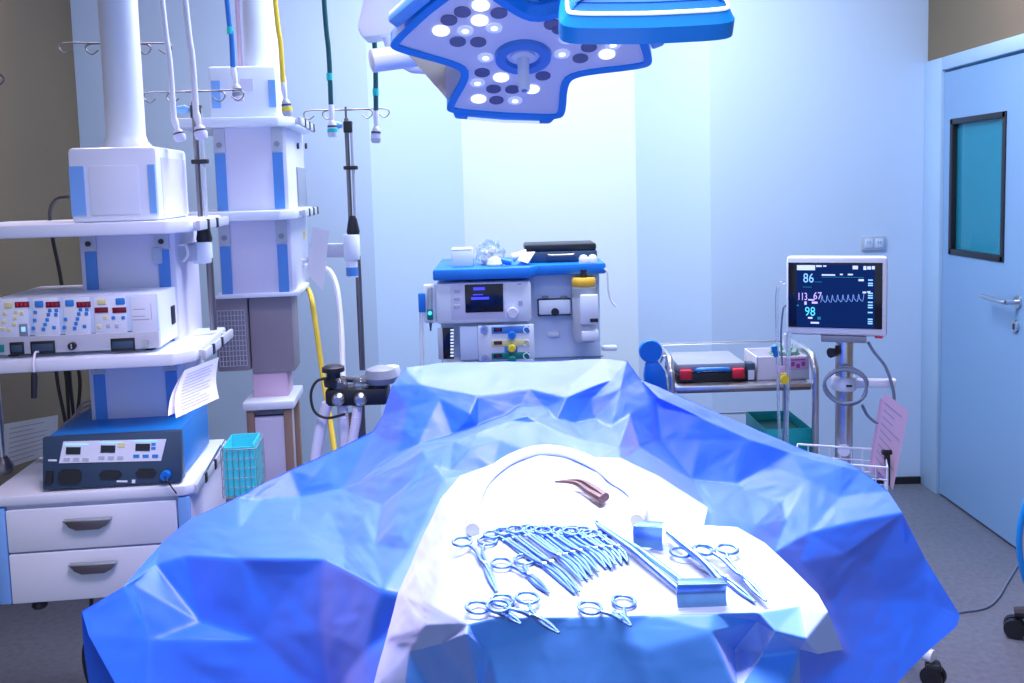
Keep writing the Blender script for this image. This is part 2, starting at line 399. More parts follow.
cable_thing('power_cable', 'black cable hanging below the drawers behind the drape', [W @ FP.y(92, 590, .2), W @ FP.y(90, 625, .2), W @ FP.y(84, 650, .2), W @ FP.y(86, 672, .2), W @ FP.y(95, 700, .2)], .006, M['cable'])

# ------------------------------------------------------------------ white electrosurgical generator on the middle shelf
gy = .03
gx0, gx1 = FP.y(-12, 330, gy).x, FP.y(159, 330, gy).x
gz0, gz1 = zs2 + .012, FP.y(80, 297, gy).z
t = thing('electrosurgical_generator', 'white electrosurgical generator with red number windows on the middle pendant shelf', 'medical device', W @ Vector(((gx0 + gx1) / 2, gy, zs2)), ROT)
hw = (gx1 - gx0) / 2; gh = gz1 - zs2
g = G(M['white']); g.bb((-hw, .012, .012), (hw, .36, gh), .004)
g.m(M['black']); g.bb((hw - .001, .13, gh * .35), (hw + .004, .165, gh * .68), .002)
g.o('casing', t)
for s in (-1, 1):
    for q in (.05, .3):
        g = G(M['black']); g.cyl((s * (hw - .04), q, 0), (s * (hw - .04), q, .013), .014); g.o('foot', t)
zsp = .012 + (gh - .012) * .33
g = G(M['wall']); g.bb((-hw, 0, zsp), (hw, .013, gh), .002); up = g.o('upper_panel', t)
g = G(M['grey']); g.bb((-hw, -.004, .012), (hw, .013, zsp - .002), .002); lo = g.o('lower_panel', t)
def gl(px, py): # point on the generator front in its own coordinates
    p = FP.y(px, py, gy); return p.x - (gx0 + gx1) / 2, p.z - zs2
def gbox(g, px0, py0, px1, py1, d=.003, y=0.0, bev=0.001):
    x0, z1 = gl(px0, py0); x1, z0 = gl(px1, py1); g.bb((x0, y - d, z0), (x1, y + .001, z1), bev)
tl = .012  # the front rises to the right by this much over its width (perspective handled by gl)
Z = lambda px, py: (px / 4.267, 270 + py / 4.267)
def zb4(g, a0, b0, a1, b1, **k): gbox(g, *Z(a0, b0), *Z(a1, b1), **k)
for (a, c) in ((-40, 128), (138, 258), (268, 390), (398, 545), (556, 672)):
    g = G(M['white']); zb4(g, a, 124 - a * .02, c, 282 - a * .02, d=.002); g.o('module_panel', up)
for (a, c) in ((64, 126), (196, 258), (327, 388)):
    g = G(M['led']); zb4(g, a, 136, c, 158, d=.004); g.m(M['red'] if a == 64 else M['segred'])
    for k in range(3): zb4(g, a + 8 + 17 * k, 140, a + 18 + 17 * k, 154, d=.0045)
    g.o('number_window', up)
for (a, c) in ((404, 463), (480, 540)):
    g = G(M['led']); zb4(g, a, 160, c, 181, d=.004); g.o('number_window', up)
for (a, b, c, d) in ((148, 132, 188, 158), (278, 128, 318, 154), (493, 120, 535, 146)):
    g = G(M['button']); zb4(g, a, b, c, d, d=.005, bev=.003); g.o('blue_button', up)
for (a, b, c, d) in ((18, 138, 56, 162), (415, 124, 455, 146)):
    g = G(M['paleyel']); zb4(g, a, b, c, d, d=.005, bev=.003); g.o('yellow_button', up)
for (x, y) in ((152, 180), (150, 214), (144, 248), (214, 172), (242, 172), (240, 190), (208, 190), (203, 212), (194, 232), (187, 252), (232, 245), (281, 210), (276, 244), (345, 168), (372, 168), (370, 186), (338, 187), (332, 208), (326, 228), (320, 248), (362, 240), (485, 203), (527, 203)):
    g = G(M['button']); zb4(g, x - 8, y - 7, x + 8, y + 7, d=.004); g.o('key', up)
for (x, y) in ((22, 185), (18, 220), (14, 250), (70, 180), (66, 205), (62, 230), (40, 255), (95, 185), (450, 203), (425, 240)):
    g = G(M['paleyel']); zb4(g, x - 9, y - 7, x + 9, y + 7, d=.004); g.o('yellow_key', up)
for (x, y) in ((463, 238), (500, 238)):
    g = G(M['grey']); zb4(g, x - 9, y - 8, x + 9, y + 8, d=.004); g.o('key', up)
g = G(M['midgrey']); zb4(g, 82, 230, 122, 280, d=.004); g.m(M['sky']); zb4(g, 92, 242, 112, 262, d=.005); g.o('label_plate', up)
g = G(M['ink']); zb4(g, 570, 166, 620, 168, d=.0026); zb4(g, 566, 196, 620, 198, d=.0026); zb4(g, 566, 210, 640, 212, d=.0026); zb4(g, 645, 140, 647, 212, d=.0026); g.o('printed_lines', up)
for (a, b, c, d) in ((44, 308, 108, 358), (132, 304, 240, 354), (474, 292, 580, 342)):
    g = G(M['black']); zb4(g, a, b, c, d, d=.003, y=-.004); g.m(M['dark']); zb4(g, a + 8, b + 12, c - 8, d - 12, d=.0045, y=-.004); g.o('socket_block', lo)
g = G(M['green']); zb4(g, -10, 318, 22, 348, d=.006, y=-.004); g.o('power_switch', lo)
for (x, y, r) in ((314, 322, .0105), (626, 312, .008)):
    a = gl(*Z(x, y)); g = G(M['black'] if r > .01 else M['steel']); g.tube([(a[0], -.004, a[1]), (a[0], -.016, a[1])], r, 20); g.m(M['grey']); g.box((a[0], -.0165, a[1]), (.003, .002, r * 1.3)); g.o('round_jack', lo)
# plug on a short lead hanging from the generator
a = FP.y(38, 352, gy - .008); b = FP.y(34, 372, gy - .045); c_ = FP.y(34, 398, gy - .045)
t = thing('hanging_plug', 'black plug on a short white lead dangling from the white generator', 'plug', W @ b, ROT)
g = G(M['cable']); iw = lambda p: p - b
g.tube([iw(b) + Vector((0, 0, .0)), iw(b) + Vector((0, 0, -.012)), iw(c_)], [.006, .0085, .0075], 12); g.o('plug_body', t)
g = G(M['hosew']); g.tube(smooth_path([iw(a), iw(a) + Vector((0, -.02, .0)), iw(b) + Vector((0, 0, .02)), iw(b)], 5), .0035, 8); g.o('lead', t)

# ------------------------------------------------------------------ blue generator on the drawer cabinet
by = .02
p0, p1 = FP.y(44, 487, by), FP.y(176, 486, by); pm = (p0 + p1) / 2
t = thing('electrosurgical_generator', 'blue and slate generator with three small screens standing on the drawer cabinet', 'medical device', W @ Vector((pm.x, by, zs3)), ROT)
hw = (p1.x - p0.x) / 2; h = FP.y(110, 436, by).z - zs3
g = G(M['bluecase']); g.bb((-hw + .004, .03, .008), (hw + .012, .37, h), .006); cs = g.o('casing', t)
g = G(M['dark']); g.prism([(-hw, -.012, .008), (-hw, .032, .008), (-hw, .032, h + .002), (-hw, .012, h + .002)], (2 * hw + .02, 0, 0), .004); fr = g.o('front_bezel', t)
for s in (-1, 1):
    g = G(M['black']); g.bb((s * hw * .8 - .02, .02, 0), (s * hw * .8 + .02, .3, .01)); g.o('foot', t)
# the bezel leans back: local plane through (y=-.012,z=.008) and (y=.012,z=h)
def bl(px, py, lift=.001):
    p = FP.y(px, py, by); z = p.z - zs3; x = p.x - pm.x
    return x, -.012 + .024 * (z - .008) / (h - .006), z
def bbox(g, px0, py0, px1, py1, d=.002):
    a = bl(px0, py0); b = bl(px1, py0); c = bl(px1, py1); e = bl(px0, py1)
    off = Vector((0, -d, 0)); g.prism([Vector(q) + off for q in (a, b, c, e)], (0, d + .002, 0))
ZB = lambda a, b: (a / 2.33, 390 + b / 2.33)
def b4(g, a0, b0, a1, b1, **k): bbox(g, *ZB(a0, b0), *ZB(a1, b1), **k)
g = G(M['white']); 
a, b, c, e = [bl(*ZB(*q)) for q in ((145, 122), (386, 116), (376, 164), (138, 170))]
g.prism([Vector(q) + Vector((0, -.0025, 0)) for q in (a, b, c, e)], (0, .004, 0)); cp = g.o('control_panel', fr)
for (x, y) in ((153, 134), (234, 130), (315, 126)):
    g = G(M['screen']); b4(g, x, y, x + 34, y + 16, d=.004); g.o('display', cp)
    g = G(M['sky']); b4(g, x - 4, y - 8, x + 50, y - 4, d=.003); g.o('title_strip', cp)
    for k in range(3):
        g = G(M['button'] if x > 300 else M['grey']); b4(g, x - 4 + 22 * k, y + 24, x + 10 + 22 * k, y + 31, d=.004); g.o('key', cp)
for k in range(2):
    g = G(M['button']); b4(g, 352, 124 + 9 * k, 362, 130 + 9 * k, d=.004); g.o('key', cp)
g = G(M['paleyel']); b4(g, 274, 124, 290, 134, d=.004); g.o('key', cp)
for (a, b, c, d) in ((138, 184, 192, 216), (234, 186, 286, 204), (318, 182, 366, 200)):
    g = G(M['black']); q = [bl(*ZB(*z)) for z in ((a, b + 8), (a + 8, b), (c - 8, b), (c, b + 8), (c, d - 8), (c - 8, d), (a + 8, d), (a, d - 8))]
    g.prism([Vector(z) + Vector((0, -.004, 0)) for z in q], (0, .006, 0)); g.o('socket', fr)
g = G(M['black']); b4(g, 110, 188, 126, 214, d=.006); g.o('power_switch', fr)
q = bl(*ZB(390, 194)); g = G(M['blue']); g.tube([(q[0], q[1], q[2]), (q[0], q[1] - .02, q[2])], .013, 16); g.o('blue_plug', fr)
g = G(M['white']); b4(g, 112, 162, 132, 166, d=.001); b4(g, 275, 208, 300, 212, d=.001); b4(g, 310, 206, 318, 214, d=.001); g.o('printed_marks', fr)
q = W @ Vector((q[0] + pm.x, by + q[1] - .02, q[2] + zs3))
cable_thing('thin_lead', 'thin black lead from the blue plug of the blue generator', [q, q + Vector((.012, -.01, -.012)), q + Vector((.03, .0, -.05))], .002, M['cable'])
# papers
def sheet(name, label, corners, m, group=None, lines=0, curl=0.0, thick=.0012, cat='paper'):
    A, B, C, D = [Vector(c) for c in corners]; n = 8; g = G(m); nrm = (B - A).cross(D - A).normalized(); vs = []; fs = []
    for j in range(n + 1):
        for i in range(n + 1):
            u, v = i / n, j / n; p = (A * (1 - u) + B * u) * (1 - v) + (D * (1 - u) + C * u) * v
            vs.append(p + nrm * curl * math.sin(math.pi * v) * (1 - .3 * u))
    for j in range(n):
        for i in range(n): k = j * (n + 1) + i; fs.append((k, k + 1, k + n + 2, k + n + 1))
    g.add(vs, fs); off = len(vs)
    g.m(M['ink']); rr = random.Random(len(label))
    for l in range(lines):
        v = .12 + .76 * l / max(1, lines - 1); u1 = .88 - .35 * rr.random(); q = []
        for (uu, vv) in ((.1, v), (u1, v), (u1, v + .018), (.1, v + .018)):
            p = (A * (1 - uu) + B * uu) * (1 - vv) + (D * (1 - uu) + C * uu) * vv
            q.append(p + nrm * (curl * math.sin(math.pi * vv) * (1 - .3 * uu)))
        for s in (1, -1): g.quad(*[x + nrm * .0018 * s for x in q])
    ob = g.o(name); return tag(ob, label, cat, group)
sheet('paper_sheet', 'printed white paper hanging from the middle pendant shelf, in front of its twin', [W @ FP.x(185, 370, .095), W @ FP.x(219, 357, .095), W @ FP.x(219, 398, .098), W @ FP.x(176, 418, .12)], M['paper'], lines=12, curl=.012)
sheet('paper_sheet', 'white paper peeping out behind the printed sheet under the middle pendant shelf', [W @ FP.x(184, 371, .088), W @ FP.x(215, 359, .088), W @ FP.x(210, 398, .09), W @ FP.x(168, 416, .10)], M['paper'], curl=.01)
a_ = FP.z(2, 470, zs3 + .004); b_ = FP.z(56, 452, zs3 + .004)
sheet('paper_sheet', 'white lined sheet standing upright behind the blue generator at the far left', [W @ FP.y(4, 424, .37), W @ FP.y(58, 415, .37), W @ FP.y(56, 452, .35), W @ FP.y(2, 470, .35)], M['paper'], lines=8, curl=.006)
# wire basket with an aqua liner on the cabinet's side rail
bx0 = dx1 + .012
c0 = FP.x(222, 452, bx0 + .01)
def bp(px, py, x): return FP.x(px, py, x)
by0, by1 = bp(232, 470, bx0 + .1).y, bp(232, 470, bx0 + .1).y + .13
kz1, kz0 = FP.y(242, 446, by0).z, FP.y(242, 497, by0).z
kx0, kx1 = FP.y(221, 460, by0).x, FP.y(256, 460, by0).x
t = thing('wire_basket', 'small wire basket with an aqua liner hung on the drawer cabinet side', 'basket', W @ Vector(((kx0 + kx1) / 2, by0, kz0)), ROT)
bw = (kx1 - kx0) / 2; bh = kz1 - kz0; bd = .13
g = G(M['aqua'])
for (a, b) in (((-bw + .006, .006, .006), (bw - .006, .009, bh * .97)), ((-bw + .006, bd - .009, .006), (bw - .006, bd - .006, bh * 1.02)), ((-bw + .006, .006, .006), (-bw + .009, bd - .006, bh)), ((bw - .009, .006, .006), (bw - .006, bd - .006, bh * 1.02)), ((-bw + .006, .006, .003), (bw - .006, bd - .006, .008))): g.bb(a, b)
g.o('liner', t)
g = G(M['steel'])
def wire_box(g, x0, x1, y0, y1, z0, z1, nx, ny, nz, r):
    for k in range(nz + 1):
        z = z0 + (z1 - z0) * k / nz; g.tube([(x0, y0, z), (x1, y0, z), (x1, y1, z), (x0, y1, z)], r * (1.6 if k == nz else 1), 6, closed=True)
    for k in range(nx + 1):
        x = x0 + (x1 - x0) * k / nx; g.tube([(x, y0, z1), (x, y0, z0), (x, y1, z0), (x, y1, z1)], r, 5)
    for k in range(1, ny):
        y = y0 + (y1 - y0) * k / ny; g.tube([(x0, y, z1), (x0, y, z0), (x1, y, z0), (x1, y, z1)], r, 5)
wire_box(g, -bw, bw, 0, bd, 0, bh * .93, 6, 6, 5, .0011); g.o('wire_cage', t)
g = G(M['steel']); 
for k in (.03, .1): g.tube([(-bw, k, bh * .9), (-bw - .006, k, bh * .98), (kx0 * 0 + (dx1 + .020) - (kx0 + kx1) / 2, k, zs3 - .006 - kz0)], .0018, 6)
g.o('hanging_hook', t)

# ------------------------------------------------------------------ infusion poles
def ivhooks(g, c, span, r=.0022, drop=.03, ang=0.0):
    d = Vector((math.cos(ang), math.sin(ang), 0))
    for s in (-1, 1):
        for q, e in ((.55, .3), (1.0, -.3)):
            p0 = Vector(c) + d * (s * span * (q - .45)); p1 = Vector(c) + d * s * span * q; y = Vector((0, e * .03, 0))
            g.tube(smooth_path([Vector(c), p0 + Vector((0, 0, .002)), p1 + y + Vector((0, 0, .0)), p1 + y + d * s * .012 + Vector((0, 0, -drop * .5)), p1 + y - d * s * .005 + Vector((0, 0, -drop)), p1 + y - d * s * .025 + Vector((0, 0, -drop * .6))], 5), r, 6)
def ivpole(label, base, ztop, zcone, zcyl, zbot, hookspan, clampside=1, armvec=None, tint='rod'):
    t = thing('infusion_pole', label, 'infusion pole', base, group='infusion poles')
    h = lambda z: z - base.z
    g = G(M[tint]); g.cyl((0, 0, h(zcone)), (0, 0, h(ztop) - .03), .008, n=12); g.m(M['grey']); g.cyl((.018, 0, h(zcone)), (.018, 0, h(ztop) - .05), .006, n=12); g.o('upper_rods', t)
    g = G(M['rod']); ivhooks(g, (0.004, 0, h(ztop)), hookspan); g.cyl((.0, 0, h(ztop) - .04), (.0, 0, h(ztop) + .012), .004); g.o('hook_rack', t)
    g = G(M['black']); g.box((.006, 0, h(ztop) - .06), (.032, .026, .042), .005); cl = g.o('clamp', t)
    g = G(M['sky'] if 0 else M['strip2']); g.tube([(-.015, 0, h(ztop) - .055), (-.03, 0, h(ztop) - .052), (-.05, -.004, h(ztop) - .052)], [.008, .014, .010], 12); g.o('knob', cl)
    g = G(M['black']); z = (h(zcone) * .45 + h(ztop) * .55) - .03; g.box((.009, 0, z), (.05, .022, .014), .003); g.o('guide_clip', t)
    g = G(M['black']); g.lathe([(.022, h(zcone) - .055), (.024, h(zcone) - .045), (.016, h(zcone)), (.012, h(zcone) + .012)], 20, Matrix.Translation((.008, 0, 0))); g.o('cone_collar', t)
    g = G(M['white']); g.lathe([(.028, h(zcyl) - .065), (.03, h(zcyl) - .06), (.03, h(zcone) - .060), (.027, h(zcone) - .055)], 24, Matrix.Translation((.0, 0, 0))); sl = g.o('sleeve', t)
    g = G(M['rod']); g.cyl((.02, 0, 0), (.02, 0, h(zcyl) - .05), .011, n=14); g.o('lower_rod', t)
    if armvec is not None:
        g = G(M['grey']); a = Vector((0, 0, h(zcyl) - .03)); g.prism([a + Vector((0, -.02, -.025)), a + Vector((0, .02, -.025)), a + Vector((0, .02, .025)), a + Vector((0, -.02, .025))], armvec, .004); g.o('mounting_arm', t)
    return t
# left pole, clamped to the front pendant's rails
YP = 2.78
b = at(207, 330, YP)
ivpole('infusion pole with blue knob clamped beside the front pendant', b, at(190, 92, YP).z, at(203, 224, YP).z, at(204, 242, YP).z, b.z, .14, armvec=Vector((-.10, -.12, -.0)))
# right pole, on an arm from the rear pendant
YQ = 3.25
b = at(357, 370, YQ)
t = ivpole('infusion pole on an arm at the right of the rear pendant', b, at(350, 110, YQ).z, at(355, 219, YQ).z, at(350, 242, YQ).z, b.z, .14, armvec=Vector((-.16, .06, 0)))
z1, z0 = at(350, 250, YQ).z - b.z, at(350, 277, YQ).z - b.z
g = G(M['white']); g.lathe([(.024, z0), (.024, z1)], 20); s = g.o('lower_sleeve', t)
g = G(M['strip']); g.lathe([(.0245, z0 + .005), (.0245, z0 + .036)], 20); g.o('blue_label', s)
# pole with a hook rack behind the front pendant's tube, and one at the far left
b = W @ Vector((FP.y(118, 60, .40).x, .40, zs1))
t = thing('infusion_pole', 'infusion pole with wire hooks behind the front pendant tube', 'infusion pole', b, group='infusion poles')
zt = at(112, 44, b.y).z
g = G(M['rod']); g.cyl((0, 0, 0), (0, 0, zt - b.z), .008); g.o('pole', t)
g = G(M['rod']); ivhooks(g, (0, 0, zt - b.z), .15, r=.0026, ang=R(12)); g.o('hook_rack', t)
b = at(3, 470, 2.62); b.z = zs3
t = thing('infusion_pole', 'steel infusion pole at the far left edge with one hook showing', 'infusion pole', b, group='infusion poles')
zt = at(0, 75, 2.62).z
g = G(M['steel']); g.cyl((0, 0, 0), (0, 0, zt - b.z + .01), .010); g.o('pole', t)
g = G(M['rod']); ivhooks(g, (0, 0, zt - b.z), .085, r=.0028, ang=R(0)); g.o('hook_rack', t)
g = G(M['rod']); g.lathe([(.028, .0), (.03, .02), (.022, .035), (.014, .05)], 18); g.o('clamp', t)
# ------------------------------------------------------------------ rear pendant
o1 = at(217, 214, 3.2)
FR = Frame((o1.x, o1.y, 0), ROT)
t = thing('equipment_pendant', 'rear white ceiling pendant with blue strips and bare shelves', 'pendant', FR.loc, ROT, 'ceiling pendants')
V = FR.m
def ry(px, py, y=0): return FR.y(px, py, y)
zA = ry(235, 118).z; zB = ry(238, 211).z; zC = ry(260, 294).z
w = ry(291, 240).x
# top box
bx0, bx1 = ry(209, 95).x, ry(277, 95).x; bz1 = ry(240, 66).z
g = G(M['white']); g.bb((bx0, 0, zA), (bx1, .26, bz1), .01); g.m(M['lav']); g.bb((bx1 - .003, .02, zA + .02), (bx1 + .003, .24, bz1 - .02)); tb = g.o('head_box', t)
for (a, b) in ((212, 221), (269, 278)):
    g = G(M['strip2']); x0, x1 = ry(a, 100).x, ry(b, 100).x; g.bb((x0, -.004, zA + .035), (min(x1, bx1 - .004), .002, bz1 - .05)); g.o('trim_strip', tb)
g = G(M['lav']); g.bb((ry(240, 80).x, -.003, ry(240, 91).z), (ry(253, 80).x, .002, ry(240, 79).z)); g.o('name_plate', tb)
cxx = (bx0 + bx1) / 2 + .06
g = G(M['white']); g.lathe([(.07, bz1), (.062, bz1 + .02), (.060, CEIL)], 36, Matrix.Translation((cxx - .01, .14, 0))); g.o('ceiling_tube', t)
g = G(M['pink']); g.cyl((cxx - .085, .12, bz1), (cxx - .085, .12, CEIL), .008); g.o('side_conduit', t)
for zt in (zA, zB):
    g = G(M['white']); shelf(g, -.12, w + .03, -.10 if zt == zB else -.04, .46, zt, .034, .05); g.o('shelf', t)
    rail(t, w + .03, -.02, .45, zt - .015, 3)
# column with sockets on the right flank
g = G(M['lav']); rdep = min(.5, FR.x(314, 180, w).y); g.bb((0, .0, zC), (w, rdep, zA - .03), .006); cl = g.o('column', t)
for (z0, z1) in ((zB, zA - .034), (zC, zB - .034)):
    for x in (.004, w - .05):
        g = G(M['strip']); g.bb((x, -.005, z0 + .004), (x + .036, .002, z1 - .09)); g.o('trim_strip', cl)
        g = G(M['grey']); g.bb((x - .002, -.006, z1 - .085), (x + .038, .002, z1 - .002), .002); g.m(M['midgrey']); g.tube([(x + .018, -.006, z1 - .06), (x + .018, -.011, z1 - .06)], .010, 14); g.o('socket_bracket', cl)
def rx(px, py): return FR.x(px, py, w)
a, b = rx(296, 167), rx(306, 205)
g = G(M['midgrey']); g.bb((w - .002, a.y, b.z), (w + .006, b.y, a.z), .002); g.o('socket_strip', cl)
for q in (297, 305):
    a = rx(q, 146); g = G(M['black']); g.tube([(w, a.y, a.z), (w + .008, a.y, a.z)], .012, 14); g.o('gas_outlet', cl)
a = rx(304, 235); g = G(M['yellow']); g.box((w + .001, a.y, a.z), (.004, .035, .03)); g.o('yellow_sticker', cl)
a = rx(303, 262); g = G(M['steel']); g.tube([(w, a.y, a.z), (w + .02, a.y, a.z)], .018, 14); g.m(M['black']); g.tube([(w + .02, a.y, a.z), (w + .022, a.y, a.z)], .010, 12); g.o('outlet_ring', cl)
g = G(M['white']); g.bb((-.02, -.01, zC - .012), (w + .02, .32, zC + .004), .004); g.o('bottom_plate', cl)
# lower neck
zN, zL = ry(270, 372, .05).z, ry(270, 399, .05).z
g = G(M['mauve']); g.bb((ry(250, 330, .04).x, .04, zN), (ry(293, 330, .04).x, .2, zC - .01), .004); nk = g.o('lower_neck', t)
g = G(M['pink']); g.bb((ry(253, 385, .05).x, .05, zL + .005), (ry(288, 385, .05).x, .18, zN), .004); g.o('neck_end', nk)
# mesh panel hanging left of the neck
x0, x1 = ry(215, 330, .02).x, ry(248, 330, .02).x; z0, z1 = ry(230, 372, .02).z, ry(230, 297, .02).z
tt = thing('mesh_tray', 'brownish mesh tray hanging under the rear pendant', 'tray', V @ Vector(((x0 + x1) / 2, .02, z0)), ROT)
hw_ = (x1 - x0) / 2; hh = z1 - z0
g = G(M['mauve']); g.bb((-hw_, .008, 0), (hw_, .10, hh), .006); g.o('back_panel', tt)
g = G(M['grey'])
for k in range(9): x = -hw_ + .01 + (2 * hw_ - .02) * k / 8; g.tube([(x, .004, .02), (x, .004, hh - .05)], .0016, 5)
for k in range(12): z = .02 + (hh - .07) * k / 11; g.tube([(-hw_ + .01, .004, z), (hw_ - .01, .004, z)], .0016, 5)
g.o('wire_mesh', tt)
g = G(M['mauve']); g.bb((-hw_ * .4, .02, hh), (-hw_ * .2, .05, hh + zC - z1 - .012)); g.o('hanger', tt)
# paper on the rear pendant's flank
sheet('paper_sheet', 'white paper leaning out from the flank of the rear pendant', [at(313, 227, 3.24), at(329, 231, 3.22), at(323, 291, 3.2), at(306, 272, 3.24)], M['paper'], curl=.004)
# framed floor cart under the rear pendant
zt = ry(270, 400, -.02).z - .004
x0, x1 = ry(247, 430, -.02).x, ry(292, 430, -.02).x
t = thing('floor_cart', 'small white-topped cart with brown corner posts under the rear pendant', 'cart', V @ Vector(((x0 + x1) / 2, -.02, 0)), ROT)
hw_ = (x1 - x0) / 2; D = .24
g = G(M['white']); g.bb((-hw_ - .01, -.012, zt - .03), (hw_ + .014, D + .012, zt), .005); g.o('top', t)
for xx in (-hw_, hw_ - .028):
    for yy in (0, D - .028):
        g = G(M['tan']); g.bb((xx, yy, .06), (xx + .028, yy + .028, zt - .03), .003); g.o('post', t)
        g = G(M['black']); g.tube([(xx + .014 - .01, yy + .014, .03), (xx + .014 + .01, yy + .014, .03)], .03, 16); g.o('caster', t)
zz = zt - .04
for (za_, zb_) in ((.40, zt - .05), (.08, .39)):
    g = G(M['lav']); g.bb((-hw_ + .02, .008, za_), (hw_ - .02, D - .008, zb_), .003); g.m(M['black']); g.bb((-hw_ + .02, .004, zb_ - .006), (hw_ - .02, .009, zb_)); g.bb((hw_ - .021, .02, zb_ - .006), (hw_ - .012, D - .02, zb_)); g.o('box', t)

# ------------------------------------------------------------------ gas hoses hanging from the ceiling
def hose(label, px0, py0, px1, py1, pend, Y, m, m2, bulb='lav', r=.010, tagc=None, group=None, knot=False):
    p1 = at(px1, py1, Y); p0 = at(px0, py0, Y); pe = at(pend[0], pend[1], Y)
    d = (p0 - p1); top = p1 + d * ((CEIL - p1.z) / d.z)
    t = thing('gas_hose', label, 'hose', (top.x, top.y, CEIL), group=HG)
    L_ = lambda p: p - Vector((top.x, top.y, CEIL))
    mid = (p0 + p1) / 2 + Vector((.004, 0, 0))
    g = G(m); g.tube(smooth_path([L_(top), L_(p0), L_(mid), L_(p1)], 8), r, 12); hs = g.o('hose', t)
    if tagc is not None:
        q = L_(p0 + (p1 - p0) * tagc); g = G(M['teal']); g.tube([q + Vector((.0012, 0, .012)), q + Vector((.0012, 0, -.012))], r + .0022, 12); g.o('print_band', hs)
    v = (pe - p1); h = v.length; v.normalize()
    g = G(M['hosew']); g.tube([L_(p1) - v * .004, L_(p1) + v * h * .15, L_(p1) + v * h * .5], [r * .95, r * 1.25, r * .8], 14); pl_ = g.o('ferrule', t)
    g = G(M[bulb]); a = L_(p1)
    g.tube([a + v * h * .48, a + v * h * .55, a + v * h * .62, a + v * h * .9, a + v * h], [r * .8, r * 1.5, r * 1.7, r * 2.1, r * 1.7], 16); g.m(M['dark'])
    g.tube([a + v * h * .64, a + v * h * .70], r * 1.95, 16); g.m(m2); g.tube([a + v * h * .74, a + v * h * .86], r * 2.12, 16); g.o('coupling', t)
    return t
HG = 'gas hoses hanging from the ceiling'
hose('white gas hose hanging in front of the others, left one of the white pair', 162, 0, 174, 118, (181, 141), 2.62, M['hosew'], M['lav'], 'lav', .008, group=HG)
hose('white gas hose just right of its white twin', 185, 0, 196, 112, (202, 139), 2.62, M['hosew'], M['lav'], 'lav', .009, group=HG)
hose('bright blue gas hose hanging before the rear pendant', 227, 0, 233, 68, (239, 101), 3.05, M['hoseb'], M['midgrey'], 'lav', .0085, tagc=.45)
hose('yellow gas hose hanging before the rear pendant', 275, 0, 283, 83, (288, 116), 3.05, M['hosey'], M['yellow'], 'grey', .0085)
hose('dark green gas hose, left one of the green pair', 324, 0, 331, 105, (333, 137), 3.1, M['hoseg'], M['teal'], 'lav', .0085, tagc=.73)
hose('dark green gas hose seen behind the lamp arm', 372, 0, 376, 111, (376, 143), 3.1, M['hoseg'], M['lav'], 'grey', .0085, tagc=.83)
# yellow and white hoses running down right of the rear pendant
cable_thing('yellow_tube', 'thin yellow hose running down from under the rear pendant', [at(306, 286, 3.72), at(311, 296, 3.4), at(315, 320, 3.35), at(322, 370, 3.3), at(330, 420, 3.2), at(336, 462, 3.1)], .010, M['hosey'], 'hose')
cable_thing('white_tube', 'white hose curving down from the rear pendant flank', [at(322, 268, 3.4), at(330, 272, 3.38), at(337, 290, 3.35), at(341, 330, 3.3), at(343, 385, 3.2), at(344, 455, 3.05)], .011, M['hosew'], 'hose')

# ------------------------------------------------------------------ breathing circuit manifold
YB = 2.85
b = at(356, 404, YB)
t = thing('breathing_manifold', 'black and steel breathing valve block with white hoses beside the drape', 'medical device', (b.x, b.y, 0))
q = lambda px, py, dy=0.0: at(px, py, YB) - Vector((b.x, b.y, 0)) + Vector((0, dy, 0))
g = G(M['rod']); g.cyl((0, .06, 0), (0, .06, q(356, 400).z), .018); g.m(M['black']); g.lathe([(.2, 0), (.2, .02), (.04, .05)], 24, Matrix.Translation((0, .06, 0))); g.o('stand', t)
g = G(M['black']); a, c = q(327, 405), q(388, 386); g.bb((a.x, -.03, a.z), (c.x, .06, c.z + .0), .012); g.o('valve_block', t)
g = G(M['steel'])
for px in (340, 362): z = q(px, 397); g.tube([z + Vector((0, -.03, 0)), z + Vector((0, -.04, 0)), z + Vector((0, -.05, 0))], [.022, .02, .010], 20); g.m(M['clear']); g.lathe([(.026, 0), (.028, .02), (.02, .034)], 20, Matrix.Translation((z.x, 0, c.z))); g.m(M['steel'])
g.o('valve_dome', t)
g = G(M['black']); z = q(334, 386); g.lathe([(.03, z.z), (.032, z.z + .02), (.022, z.z + .026), (.022, z.z + .045), (.036, z.z + .048), (.036, z.z + .062), (.024, z.z + .068)], 20, Matrix.Translation((z.x, 0, 0))); g.o('pressure_knob', t)
g = G(M['black']); g.tube([q(342, 379), q(378, 382)], .009, 10); g.tube([q(376, 372), q(379, 396)], .02, 14); g.o('crossbar', t)
g = G(M['midgrey']); z = q(380, 384, .02); g.lathe([(.045, z.z), (.055, z.z + .02), (.045, z.z + .045), (.02, z.z + .055)], 20, Matrix.Translation((z.x, .02, 0))); g.o('absorber_cap', t)
g = G(M['white']); z = q(388, 384, .05); g.lathe([(.03, z.z), (.034, z.z + .03), (.03, z.z + .045)], 20, Matrix.Translation((z.x, .06, 0))); g.o('white_cap', t)
def corrugated(label, pts, r, par):
    P = smooth_path(pts, 14); rs = [r * (1 + .045 * (1 if i % 2 else -1)) for i in range(len(P))]
    g = G(M['hosew']); g.tube(P, rs, 14); return g.o('corrugated_hose', par)
corrugated('', [q(328, 402, -.01), q(322, 425, -.01), q(318, 450, -.02), q(316, 475, -.03)], .018, t)
corrugated('', [q(342, 405, .0), q(344, 425, 0), q(345, 450, 0), q(345, 470, 0)], .017, t)
corrugated('', [q(358, 405, -.01), q(357, 420, -.02), q(353, 445, -.03), q(350, 465, -.03)], .016, t)
